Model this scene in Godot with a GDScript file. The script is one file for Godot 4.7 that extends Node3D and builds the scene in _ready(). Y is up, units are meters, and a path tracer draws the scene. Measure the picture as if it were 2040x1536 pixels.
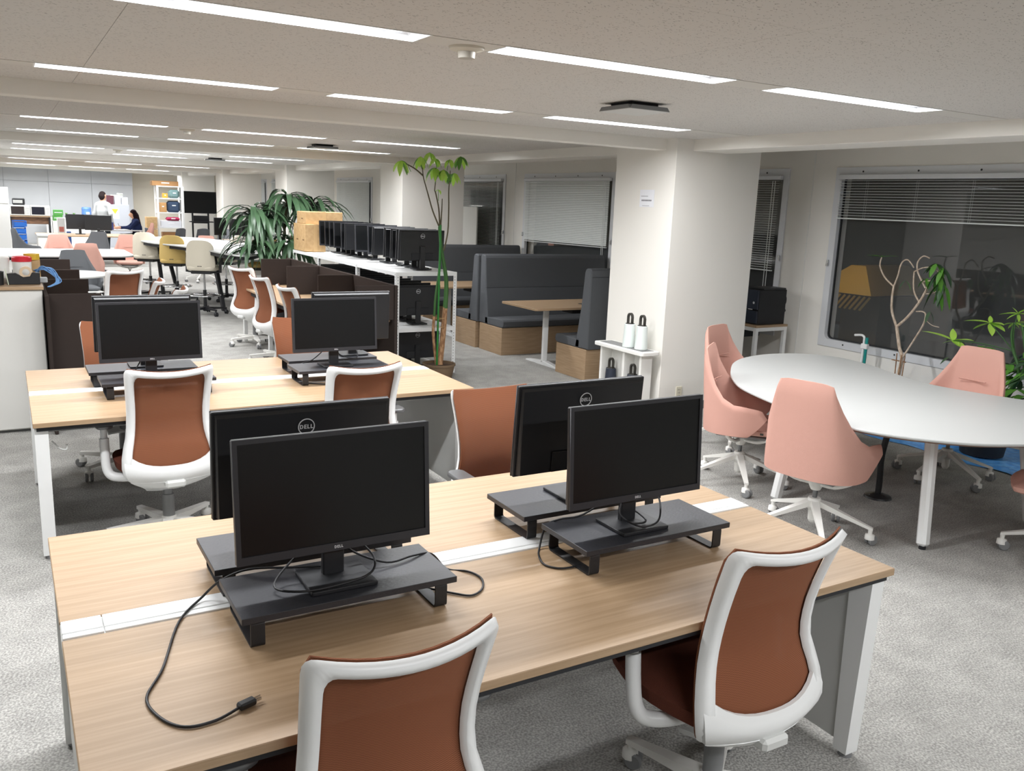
extends Node3D

var M := {}
var used_names := {}

# ---------------------------------------------------------------- mesh helpers
func ST(smooth := false) -> SurfaceTool:
	var st := SurfaceTool.new()
	st.begin(Mesh.PRIMITIVE_TRIANGLES)
	st.set_smooth_group(0 if smooth else -1)
	return st

func q4(st: SurfaceTool, a: Vector3, b: Vector3, c: Vector3, d: Vector3) -> void:
	for p in [a, c, b, a, d, c]:
		st.add_vertex(p)

func t3(st: SurfaceTool, a: Vector3, b: Vector3, c: Vector3) -> void:
	for p in [a, c, b]:
		st.add_vertex(p)

# convex polygon, turned so that it faces away from the point o
func face(st: SurfaceTool, pts: Array, o: Vector3) -> void:
	var n: Vector3 = (pts[1] - pts[0]).cross(pts[2] - pts[0])
	if n.length() < 1e-12:
		return
	var m := Vector3.ZERO
	for p in pts:
		m += p
	m /= pts.size()
	if n.dot(m - o) < 0.0:
		pts = pts.duplicate()
		pts.reverse()
	for i in range(1, pts.size() - 1):
		t3(st, pts[0], pts[i], pts[i + 1])

# box with chamfered edges
func cb(st: SurfaceTool, c: Vector3, s: Vector3, b := 0.0, bs := Basis()) -> void:
	st.set_smooth_group(-1)
	var h := s * 0.5
	b = minf(b, minf(h.x, minf(h.y, h.z)) * 0.95)
	if b <= 0.0:
		for ax in 3:
			for sg in [-1.0, 1.0]:
				var pts := []
				for k in [[-1, -1], [1, -1], [1, 1], [-1, 1]]:
					var p := Vector3.ZERO
					p[ax] = sg * h[ax]
					p[(ax + 1) % 3] = k[0] * h[(ax + 1) % 3]
					p[(ax + 2) % 3] = k[1] * h[(ax + 2) % 3]
					pts.append(c + bs * p)
				face(st, pts, c)
		return
	var P := {}
	for sx in [-1, 1]:
		for sy in [-1, 1]:
			for sz in [-1, 1]:
				var tri := []
				for ax in 3:
					var p := Vector3(sx * (h.x - b), sy * (h.y - b), sz * (h.z - b))
					p[ax] = [sx, sy, sz][ax] * h[ax]
					tri.append(c + bs * p)
				P[Vector3i(sx, sy, sz)] = tri
				face(st, tri, c)
	for ax in 3:
		var a1 := (ax + 1) % 3
		var a2 := (ax + 2) % 3
		for sg in [-1, 1]:
			var pts := []
			for k in [[-1, -1], [1, -1], [1, 1], [-1, 1]]:
				var v := Vector3i.ZERO
				v[ax] = sg
				v[a1] = k[0]
				v[a2] = k[1]
				pts.append(P[v][ax])
			face(st, pts, c)
		for k in [[-1, -1], [1, -1], [1, 1], [-1, 1]]:
			var v0 := Vector3i.ZERO
			v0[ax] = -1
			v0[a1] = k[0]
			v0[a2] = k[1]
			var v1 := v0
			v1[ax] = 1
			face(st, [P[v0][a1], P[v1][a1], P[v1][a2], P[v0][a2]], c)

# beam of rectangular section from a to b
func bar(st: SurfaceTool, a: Vector3, b: Vector3, w: float, h: float, bev := 0.0, up := Vector3.UP) -> void:
	var z := (b - a).normalized()
	var x := up.cross(z)
	if x.length() < 0.01:
		x = Vector3.RIGHT.cross(z)
	x = x.normalized()
	var y := z.cross(x)
	cb(st, (a + b) * 0.5, Vector3(w, h, (b - a).length()), bev, Basis(x, y, z))

func tube(st: SurfaceTool, pts: Array, r, n := 8, caps := true) -> void:
	st.set_smooth_group(0)
	var N := pts.size()
	var rings := []
	var prev := Vector3.ZERO
	for i in N:
		var d: Vector3 = (pts[mini(i + 1, N - 1)] - pts[maxi(i - 1, 0)]).normalized()
		var x := prev
		if i == 0:
			x = d.cross(Vector3.UP if absf(d.y) < 0.9 else Vector3.RIGHT)
		else:
			x = x - d * x.dot(d)
		x = x.normalized()
		prev = x
		var y := d.cross(x)
		var rr: float = r[i] if r is Array else r
		var ring := []
		for k in n:
			var t := TAU * k / n
			ring.append(pts[i] + (x * cos(t) + y * sin(t)) * rr)
		rings.append(ring)
	for i in N - 1:
		for k in n:
			var k2 := (k + 1) % n
			q4(st, rings[i][k], rings[i][k2], rings[i + 1][k2], rings[i + 1][k])
	if caps:
		st.set_smooth_group(-1)
		for i in range(1, n - 1):
			t3(st, rings[0][0], rings[0][i + 1], rings[0][i])
			t3(st, rings[N - 1][0], rings[N - 1][i], rings[N - 1][i + 1])
		st.set_smooth_group(0)

# profile of Vector2(radius, height) turned round the y axis of T
func lathe(st: SurfaceTool, prof: Array, n := 16, T := Transform3D(), smooth := false) -> void:
	st.set_smooth_group(0 if smooth else 7)
	for i in prof.size() - 1:
		if not smooth:
			st.set_smooth_group(10 + i)
		for k in n:
			var a := TAU * k / n
			var b := TAU * (k + 1) / n
			var p0: Vector2 = prof[i]
			var p1: Vector2 = prof[i + 1]
			var A := T * Vector3(p0.x * cos(a), p0.y, -p0.x * sin(a))
			var B := T * Vector3(p0.x * cos(b), p0.y, -p0.x * sin(b))
			var C := T * Vector3(p1.x * cos(b), p1.y, -p1.x * sin(b))
			var D := T * Vector3(p1.x * cos(a), p1.y, -p1.x * sin(a))
			if p0.x < 1e-6:
				t3(st, A, C, D)
			elif p1.x < 1e-6:
				t3(st, A, B, C)
			else:
				q4(st, A, B, C, D)

func cyl(st: SurfaceTool, a: Vector3, b: Vector3, r0: float, r1 := -1.0, n := 12) -> void:
	tube(st, [a, b], [r0, r0 if r1 < 0.0 else r1], n)

# polygon in the local xy plane pushed from z0 to z1, then moved by T; its rim may be narrowed by bev at both ends
func ext(st: SurfaceTool, poly: PackedVector2Array, z0: float, z1: float, T := Transform3D(), smooth_side := false, bev := 0.0) -> void:
	if Geometry2D.is_polygon_clockwise(poly):
		poly = poly.duplicate()
		poly.reverse()
	var inner := poly
	if bev > 0.0:
		inner = PackedVector2Array()
		var n0 := poly.size()
		for i in n0:
			var a := poly[(i - 1 + n0) % n0]
			var b := poly[i]
			var c := poly[(i + 1) % n0]
			var d1 := (b - a).normalized()
			var d2 := (c - b).normalized()
			var nn := Vector2(-d1.y - d2.y, d1.x + d2.x).normalized()
			inner.append(b + nn * bev)
	var tri := Geometry2D.triangulate_polygon(inner)
	st.set_smooth_group(-1)
	for i in range(0, tri.size(), 3):
		var a := inner[tri[i]]
		var b := inner[tri[i + 1]]
		var c := inner[tri[i + 2]]
		if (b - a).cross(c - a) < 0.0:
			var t := b
			b = c
			c = t
		t3(st, T * Vector3(a.x, a.y, z1), T * Vector3(b.x, b.y, z1), T * Vector3(c.x, c.y, z1))
		t3(st, T * Vector3(a.x, a.y, z0), T * Vector3(c.x, c.y, z0), T * Vector3(b.x, b.y, z0))
	st.set_smooth_group(3 if smooth_side else -1)
	var n := poly.size()
	for i in n:
		var j := (i + 1) % n
		q4(st, T * Vector3(poly[i].x, poly[i].y, z0 + bev), T * Vector3(poly[j].x, poly[j].y, z0 + bev), T * Vector3(poly[j].x, poly[j].y, z1 - bev), T * Vector3(poly[i].x, poly[i].y, z1 - bev))
		if bev > 0.0:
			q4(st, T * Vector3(poly[i].x, poly[i].y, z1 - bev), T * Vector3(poly[j].x, poly[j].y, z1 - bev), T * Vector3(inner[j].x, inner[j].y, z1), T * Vector3(inner[i].x, inner[i].y, z1))
			q4(st, T * Vector3(inner[i].x, inner[i].y, z0), T * Vector3(inner[j].x, inner[j].y, z0), T * Vector3(poly[j].x, poly[j].y, z0 + bev), T * Vector3(poly[i].x, poly[i].y, z0 + bev))

# grid of points g[i][j], smooth
func sheet(st: SurfaceTool, g: Array, flip := false, group := 0) -> void:
	st.set_smooth_group(group)
	for i in g.size() - 1:
		for j in g[i].size() - 1:
			if flip:
				q4(st, g[i][j], g[i][j + 1], g[i + 1][j + 1], g[i + 1][j])
			else:
				q4(st, g[i][j], g[i + 1][j], g[i + 1][j + 1], g[i][j + 1])

# a sheet with thickness: two grids and the rim that joins them
func slab(st: SurfaceTool, a: Array, b: Array) -> void:
	sheet(st, a, false, 0)
	sheet(st, b, true, 1)
	st.set_smooth_group(2)
	var nu := a.size()
	var nv: int = a[0].size()
	for i in nu - 1:
		q4(st, a[i][0], b[i][0], b[i + 1][0], a[i + 1][0])
		q4(st, a[i + 1][nv - 1], b[i + 1][nv - 1], b[i][nv - 1], a[i][nv - 1])
	for j in nv - 1:
		q4(st, a[0][j + 1], b[0][j + 1], b[0][j], a[0][j])
		q4(st, a[nu - 1][j], b[nu - 1][j], b[nu - 1][j + 1], a[nu - 1][j + 1])

# closed ring between two loops, pushed along nrm by t
func band(st: SurfaceTool, outer: Array, inner: Array, nrm: Array, t: float, round := 0.0) -> void:
	var n := outer.size()
	for i in n:
		var j := (i + 1) % n
		var o0: Vector3 = outer[i]
		var o1: Vector3 = outer[j]
		var i0: Vector3 = inner[i]
		var i1: Vector3 = inner[j]
		var n0: Vector3 = nrm[i] * t
		var n1: Vector3 = nrm[j] * t
		var u0 := (i0 - o0) * round
		var u1 := (i1 - o1) * round
		st.set_smooth_group(0)
		q4(st, o0 + n0 + u0, i0 + n0 - u0, i1 + n1 - u1, o1 + n1 + u1)
		st.set_smooth_group(1)
		q4(st, o0, o1, i1, i0)
		st.set_smooth_group(0 if round > 0.0 else 2)
		q4(st, o0, o0 + n0 + u0, o1 + n1 + u1, o1)
		st.set_smooth_group(0 if round > 0.0 else 3)
		q4(st, i0 + n0 - u0, i0, i1, i1 + n1 - u1)

func rrect(w: float, h: float, r: float, n := 4) -> PackedVector2Array:
	var out := PackedVector2Array()
	for k in 4:
		var c := Vector2([1, -1, -1, 1][k] * (w / 2 - r), [1, 1, -1, -1][k] * (h / 2 - r))
		for i in n + 1:
			var t := PI / 2 * (k + float(i) / n)
			out.append(c + Vector2(cos(t), sin(t)) * r)
	return out

func smooth_loop(pts: Array, per := 4) -> PackedVector2Array:
	var out := PackedVector2Array()
	var n := pts.size()
	for i in n:
		for k in per:
			out.append(pts[i].cubic_interpolate(pts[(i + 1) % n], pts[(i - 1 + n) % n], pts[(i + 2) % n], float(k) / per))
	return out

func smooth_path(pts: Array, per := 5) -> Array:
	var out := []
	var n := pts.size()
	for i in n - 1:
		var a: Vector3 = pts[maxi(i - 1, 0)]
		var d: Vector3 = pts[mini(i + 2, n - 1)]
		for k in per:
			out.append(pts[i].cubic_interpolate(pts[i + 1], a, d, float(k) / per))
	out.append(pts[n - 1])
	return out

# turns the local xy plane (used by ext) into the floor plane, its z into up
func flat_up(y := 0.0) -> Transform3D:
	return Transform3D(Basis(Vector3(1, 0, 0), Vector3(0, 0, -1), Vector3(0, 1, 0)), Vector3(0, y, 0))

# ---------------------------------------------------------------- objects
func obj(called: String, st: SurfaceTool, m: Material, parent: Node = self) -> MeshInstance3D:
	st.generate_normals()
	var o := MeshInstance3D.new()
	o.mesh = st.commit()
	o.material_override = m
	return put(called, o, parent)

func put(called: String, o: Node3D, parent: Node = self) -> Node3D:
	if parent == self:
		o.name = numbered(called)
		add_child(o)
	else:
		o.name = called
		parent.add_child(o, true)
	return o

func inst(called: String, mesh: Mesh, m: Material, parent: Node, T := Transform3D()) -> MeshInstance3D:
	var o := MeshInstance3D.new()
	o.mesh = mesh
	o.material_override = m
	o.transform = T
	put(called, o, parent)
	return o

func numbered(called: String) -> String:
	if not used_names.has(called):
		used_names[called] = 0
		return called
	used_names[called] += 1
	return "%s_%03d" % [called, used_names[called]]

func tag(o: Node, label: String, category: String, group := "") -> Node:
	o.set_meta("label", label)
	o.set_meta("category", category)
	if group:
		o.set_meta("group", group)
	return o

func thing(called: String, label: String, category: String, at := Vector3.ZERO, turn := 0.0, group := "") -> Node3D:
	var o := Node3D.new()
	put(called, o)
	o.position = at
	o.rotation.y = deg_to_rad(turn)
	tag(o, label, category, group)
	return o

func struct(o: Node) -> Node:
	o.set_meta("kind", "structure")
	return o

# first use moves the thing itself, later uses copy it
func place(proto: Node3D, called: String, at: Vector3, turn: float, label: String, group := "") -> Node3D:
	var o := proto
	if proto.has_meta("placed"):
		o = proto.duplicate()
		o.remove_meta("placed")
		o.name = numbered(called)
		add_child(o)
	else:
		proto.set_meta("placed", true)
	o.position = at
	o.rotation.y = deg_to_rad(turn)
	o.set_meta("label", label)
	if group:
		o.set_meta("group", group)
	return o

# ---------------------------------------------------------------- materials
func mat(c: Color, rough := 0.6, metal := 0.0, spec := 0.5) -> StandardMaterial3D:
	var m := StandardMaterial3D.new()
	m.albedo_color = c
	m.roughness = rough
	m.metallic = metal
	m.metallic_specular = spec
	return m

func rgb8(r: int, g: int, b: int) -> Color:
	return Color(r / 255.0, g / 255.0, b / 255.0)

func noise_image(w: int, h: int, freq: float, sd: int, oct := 4, kind := FastNoiseLite.TYPE_SIMPLEX_SMOOTH) -> Image:
	var n := FastNoiseLite.new()
	n.noise_type = kind
	n.seed = sd
	n.frequency = freq
	n.fractal_octaves = oct
	return n.get_seamless_image(w, h)

func ramp_image(src: Image, c0: Color, c1: Color, k0 := 0.25, k1 := 0.75) -> Image:
	var w := src.get_width()
	var h := src.get_height()
	var out := Image.create(w, h, false, Image.FORMAT_RGB8)
	for y in h:
		for x in w:
			var v := clampf((src.get_pixel(x, y).r - k0) / (k1 - k0), 0.0, 1.0)
			out.set_pixel(x, y, c0.lerp(c1, v))
	return out

func tri(m: StandardMaterial3D, im: Image, scale: Vector3, world := false) -> StandardMaterial3D:
	m.albedo_color = Color.WHITE
	m.albedo_texture = ImageTexture.create_from_image(im)
	m.uv1_triplanar = true
	m.uv1_world_triplanar = world
	m.uv1_scale = scale
	m.uv1_triplanar_sharpness = 8.0
	return m

func bump(m: StandardMaterial3D, im: Image, s := 1.0, k := 4.0) -> StandardMaterial3D:
	var b: Image = im.duplicate()
	b.convert(Image.FORMAT_RGBA8)
	b.bump_map_to_normal_map(k)
	m.normal_enabled = true
	m.normal_scale = s
	m.normal_texture = ImageTexture.create_from_image(b)
	return m

func make_materials() -> void:
	M.wall = mat(rgb8(237, 234, 227), 0.9, 0.0, 0.3)
	M.white = mat(rgb8(236, 237, 236), 0.35)
	M.white_matte = mat(rgb8(232, 231, 226), 0.6)
	M.light_grey = mat(rgb8(206, 207, 204), 0.5)
	M.caster_grey = mat(rgb8(128, 129, 130), 0.5)
	M.steel_grey = mat(rgb8(120, 121, 122), 0.35, 0.6)
	M.chrome = mat(rgb8(215, 217, 220), 0.15, 1.0)
	M.alu = mat(rgb8(222, 224, 227), 0.4, 0.1)
	M.black = mat(rgb8(30, 31, 34), 0.45)
	M.black_matte = mat(rgb8(34, 35, 38), 0.7)
	M.screen = mat(rgb8(12, 14, 16), 0.36, 0.0, 0.42)
	M.screen_frame = mat(rgb8(44, 45, 50), 0.5)
	M.logo = mat(rgb8(222, 224, 227), 0.35)
	M.cable = mat(rgb8(24, 24, 27), 0.5)
	M.riser = bump(mat(rgb8(44, 45, 50), 0.42), noise_image(256, 256, 0.06, 5), 0.15)
	M.riser.uv1_triplanar = true
	M.riser.uv1_scale = Vector3(3, 12, 12)
	# wood
	var wn := noise_image(512, 512, 0.012, 11, 5)
	var wood := ramp_image(wn, rgb8(164, 137, 106), rgb8(177, 150, 120), 0.2, 0.8)
	M.wood = tri(mat(Color.WHITE, 0.42), wood, Vector3(0.25, 8.0, 8.0))
	M.wood_side = tri(mat(Color.WHITE, 0.5), wood, Vector3(0.5, 8.0, 0.5))
	M.wood_brown = tri(mat(Color.WHITE, 0.5), ramp_image(wn, rgb8(100, 72, 52), rgb8(140, 104, 78), 0.2, 0.8), Vector3(0.6, 5.0, 0.6))
	# carpet
	var cn := noise_image(1024, 1024, 0.09, 21, 3)
	var streak := noise_image(512, 512, 0.03, 22, 3)
	var big := noise_image(256, 256, 0.02, 23, 2)
	var cim := Image.create(1024, 1024, false, Image.FORMAT_RGB8)
	for y in 1024:
		for x in 1024:
			var v := 0.72 * cn.get_pixel(x, y).r + 0.13 * streak.get_pixel((x / 4) % 512, (y * 2) % 512).r + 0.15 * big.get_pixel(x / 4, y / 4).r
			v = 0.635 + (v - 0.5) * 0.42
			cim.set_pixel(x, y, Color(v, v * 0.992, v * 0.965))
	M.carpet = bump(tri(mat(Color.WHITE, 0.95, 0.0, 0.2), cim, Vector3(0.9, 0.9, 0.9), true), cn, 0.6)
	# ceiling board with short dark fissures
	var fim := Image.create(1024, 1024, false, Image.FORMAT_RGB8)
	fim.fill(rgb8(214, 211, 206))
	var rng := RandomNumberGenerator.new()
	rng.seed = 4
	for i in 3800:
		var p := Vector2(rng.randi_range(0, 1023), rng.randi_range(0, 1023))
		var a := rng.randf_range(-0.7, 0.7)
		var L := rng.randi_range(2, 9)
		var g := rng.randf_range(0.42, 0.64)
		for k in L:
			var x := int(p.x + k * cos(a) + sin(k * 0.9) * 0.8) & 1023
			var y := int(p.y + k * sin(a)) & 1023
			fim.set_pixel(x, y, Color(g, g * 0.98, g * 0.95))
			if k % 3 == 0:
				fim.set_pixel(x, (y + 1) & 1023, Color(g, g * 0.98, g * 0.95))
	M.ceiling = tri(mat(Color.WHITE, 0.95, 0.0, 0.2), fim, Vector3(0.7, 0.7, 0.7), true)
	M.ceiling_plate = mat(rgb8(214, 211, 204), 0.7)
	# fabrics
	var fn := noise_image(512, 512, 0.22, 31, 2)
	M.pink = bump(tri(mat(Color.WHITE, 0.95, 0.0, 0.2), ramp_image(fn, rgb8(200, 153, 140), rgb8(214, 168, 154)), Vector3(4, 4, 4)), fn, 0.35)
	M.grey_fabric = bump(tri(mat(Color.WHITE, 0.95, 0.0, 0.2), ramp_image(fn, rgb8(113, 116, 120), rgb8(136, 139, 143)), Vector3(4, 4, 4)), fn, 0.35)
	M.sofa = bump(tri(mat(Color.WHITE, 0.97, 0.0, 0.2), ramp_image(fn, rgb8(76, 78, 81), rgb8(106, 108, 111)), Vector3(4, 4, 4)), fn, 0.35)
	M.felt = bump(tri(mat(Color.WHITE, 0.97, 0.0, 0.1), ramp_image(fn, rgb8(46, 40, 38), rgb8(70, 62, 58)), Vector3(5, 5, 5)), fn, 0.3)
	M.cream = bump(tri(mat(Color.WHITE, 0.9, 0.0, 0.2), ramp_image(fn, rgb8(206, 198, 180), rgb8(221, 214, 197)), Vector3(4, 4, 4)), fn, 0.3)
	M.yellow = bump(tri(mat(Color.WHITE, 0.9, 0.0, 0.2), ramp_image(fn, rgb8(204, 174, 106), rgb8(220, 192, 128)), Vector3(4, 4, 4)), fn, 0.3)
	M.seat_brown = bump(tri(mat(Color.WHITE, 0.95, 0.0, 0.2), ramp_image(fn, rgb8(92, 52, 42), rgb8(118, 70, 56)), Vector3(4, 4, 4)), fn, 0.3)
	# woven see-through back of the task chairs
	var wv := Image.create(256, 256, false, Image.FORMAT_RGB8)
	for y in 256:
		for x in 256:
			var s := 0.5 + 0.5 * sin(TAU * y / 8.0 + 0.8 * sin(TAU * x / 16.0))
			wv.set_pixel(x, y, rgb8(116, 72, 51).lerp(rgb8(152, 98, 71), s))
	M.mesh = tri(mat(Color.WHITE, 0.85, 0.0, 0.25), wv, Vector3(7, 7, 7))
	M.mesh.transparency = BaseMaterial3D.TRANSPARENCY_ALPHA
	M.mesh.albedo_color = Color(1, 1, 1, 0.9)
	M.table_white = mat(rgb8(190, 191, 189), 0.4)
	M.table_edge = mat(rgb8(150, 122, 108), 0.6)
	M.cabinet = mat(rgb8(214, 213, 208), 0.45)
	M.panel_grey = mat(rgb8(174, 176, 178), 0.55)
	M.cardboard = tri(mat(Color.WHITE, 0.9, 0.0, 0.2), ramp_image(wn, rgb8(184, 152, 110), rgb8(196, 164, 122)), Vector3(2, 2, 2))
	M.blind = mat(rgb8(234, 238, 236), 0.5)
	M.paper = mat(rgb8(238, 239, 243), 0.8)
	M.navy = mat(rgb8(34, 41, 56), 0.6)
	M.mint = mat(rgb8(222, 230, 226), 0.5)
	M.strap = mat(rgb8(58, 55, 50), 0.7)
	M.red = mat(rgb8(206, 36, 52), 0.4)
	M.blue = mat(rgb8(36, 110, 205), 0.5)
	M.tarp = bump(tri(mat(Color.WHITE, 0.45), ramp_image(noise_image(256, 256, 0.03, 41), rgb8(78, 156, 238), rgb8(112, 184, 250)), Vector3(1.5, 1.5, 1.5)), noise_image(256, 256, 0.03, 42), 0.9)
	M.glass = mat(Color(0.93, 0.96, 0.97, 0.03), 0.02, 0.0, 0.6)
	M.glass.transparency = BaseMaterial3D.TRANSPARENCY_ALPHA
	M.gasket = mat(rgb8(38, 40, 42), 0.6)
	M.pot = mat(rgb8(38, 37, 38), 0.55)
	M.soil = mat(rgb8(70, 52, 38), 0.95)
	M.leaf = mat(rgb8(186, 226, 98), 0.45)
	M.leaf.backlight_enabled = true
	M.leaf.backlight = Color(0.3, 0.45, 0.1)
	M.leaf_mid = mat(rgb8(92, 150, 56), 0.45)
	M.leaf_dark = mat(rgb8(66, 94, 66), 0.34)
	M.stem_green = mat(rgb8(54, 96, 42), 0.5)
	M.bark = tri(mat(Color.WHITE, 0.85), ramp_image(wn, rgb8(128, 92, 62), rgb8(176, 138, 102)), Vector3(6, 2, 6))
	M.twig = mat(rgb8(92, 84, 62), 0.8)
	M.pale_bark = tri(mat(Color.WHITE, 0.8), ramp_image(wn, rgb8(178, 158, 138), rgb8(212, 196, 178)), Vector3(6, 3, 6))
	M.tube_glow = mat(Color.WHITE, 0.5)
	M.tube_glow.emission_enabled = true
	M.tube_glow.emission = Color(0.95, 0.98, 1.0)
	M.tube_glow.emission_energy_multiplier = 2.6
	M.reflector = mat(rgb8(240, 242, 245), 0.4)

# ---------------------------------------------------------------- measures of the place (metres)
const CEIL := 2.462
const BAY := 6.05          # column and beam spacing along z
const WALL_X := 7.2        # inner face of the window wall
const COL_X := 5.11
const DESK_Y := 0.72
const LIGHT_ENERGY := 3.9

func _ready() -> void:
	# camera
	var cam := Camera3D.new()
	cam.name = "camera"
	cam.transform = Transform3D(Basis(Vector3(0.86357803, 0.03845098, 0.50274696), Vector3(0.07135709, 0.97773262, -0.19735016), Vector3(-0.49914041, 0.20630182, 0.84160467)).orthonormalized(), Vector3(0, 1.8406, 0))
	cam.fov = 48.46
	cam.near = 0.05
	cam.far = 200.0
	add_child(cam)
	cam.current = true
	# night outside
	var we := WorldEnvironment.new()
	we.name = "world_environment"
	var env := Environment.new()
	env.background_mode = Environment.BG_COLOR
	env.background_color = Color(0.035, 0.04, 0.05)
	env.tonemap_mode = Environment.TONE_MAPPER_LINEAR
	env.tonemap_exposure = 1.0
	env.sdfgi_enabled = true
	env.ssao_enabled = true
	env.ssil_enabled = true
	we.environment = env
	add_child(we)
	make_materials()
	ceiling_lights()
	build_room()
	build_windows()
	build_desks()
	build_task_chairs()
	build_monitors()
	build_rack()
	build_booths()
	build_window_corner()
	build_meeting()
	build_plants()
	build_partitions()
	build_middle()
	build_kitchen()
	build_outside()

# ---------------------------------------------------------------- ceiling lights, each with its own lamp
func ceiling_lights() -> void:
	var L := 1.255
	var W := 0.165
	var D := 0.034
	var st := ST()
	var x0 := -L / 2
	var x1 := L / 2
	# trough: two long reflectors, two sloping ends and the top
	var o := [Vector3(x0, 0, -W / 2), Vector3(x1, 0, -W / 2), Vector3(x1, 0, W / 2), Vector3(x0, 0, W / 2)]
	var i := [Vector3(x0 + 0.05, D, -W / 2 + 0.025), Vector3(x1 - 0.05, D, -W / 2 + 0.025), Vector3(x1 - 0.05, D, W / 2 - 0.025), Vector3(x0 + 0.05, D, W / 2 - 0.025)]
	for k in 4:
		var n := (k + 1) % 4
		q4(st, o[n], o[k], i[k], i[n])
	q4(st, i[0], i[3], i[2], i[1])
	st.generate_normals()
	var trough := st.commit()
	st = ST()
	var f := [Vector3(x0 - 0.008, 0, -W / 2 - 0.008), Vector3(x1 + 0.008, 0, -W / 2 - 0.008), Vector3(x1 + 0.008, 0, W / 2 + 0.008), Vector3(x0 - 0.008, 0, W / 2 + 0.008)]
	var up := []
	for k in 4:
		up.append(Vector3.DOWN)
	band(st, f, o, up, 0.003)
	st.generate_normals()
	var rim := st.commit()
	st = ST(true)
	cb(st, Vector3(0, D - 0.008, 0), Vector3(L - 0.12, 0.012, W - 0.06), 0.004)
	st.generate_normals()
	var lamp := st.commit()
	for b in range(-1, 6):
		for r in 2:
			var z: float = row_z(b, r)
			if z > 3.6 or z < -32.0:
				continue
			for k in range(-1, 3):
				if b == -1 and (r == 0 or k < 0):
					continue
				var x := 0.2 + L / 2 + 1.595 * k
				var t := thing("ceiling_light", light_label(b, r, k), "ceiling light", Vector3(x, CEIL, z), 0.0, "recessed ceiling lights")
				inst("reflector", trough, M.reflector, t)
				inst("rim", rim, M.white, t)
				inst("lamp_tube", lamp, M.tube_glow, t)
				var a := AreaLight3D.new()
				a.name = "lamp"
				a.area_size = Vector2(L - 0.12, W - 0.055)
				a.light_energy = LIGHT_ENERGY
				a.light_color = Color(0.985, 0.99, 1.0)
				a.shadow_enabled = true
				a.set("area_range", 40.0)
				a.position = Vector3(0, D - 0.017, 0)
				a.rotation.x = -PI / 2
				t.add_child(a)

# rows of strip lights; the last bay at the kitchen wall has one row only
func row_z(b: int, r: int) -> float:
	return -30.75 if b == 5 and r == 0 else [-3.25, -5.35][r] - BAY * b

func light_label(b: int, r: int, k: int) -> String:
	var bay: String = ["behind the desks", "over the desks", "over the rack", "over the high table", "over the kitchen desks", "before the kitchen wall", "at the kitchen wall"][clampi(b + 1, 0, 6)]
	var row: String = ["first", "second"][r]
	var n: String = ["first", "second", "third", "fourth", "fifth", "sixth"][2 - k]
	return "recessed strip light %s, %s row, %s from window beam" % [bay, row, n]

# ---------------------------------------------------------------- room shell
func board(st_size: Vector3) -> ArrayMesh:
	var st := ST()
	cb(st, Vector3.ZERO, st_size, 0.0008)
	st.generate_normals()
	return st.commit()

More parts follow.
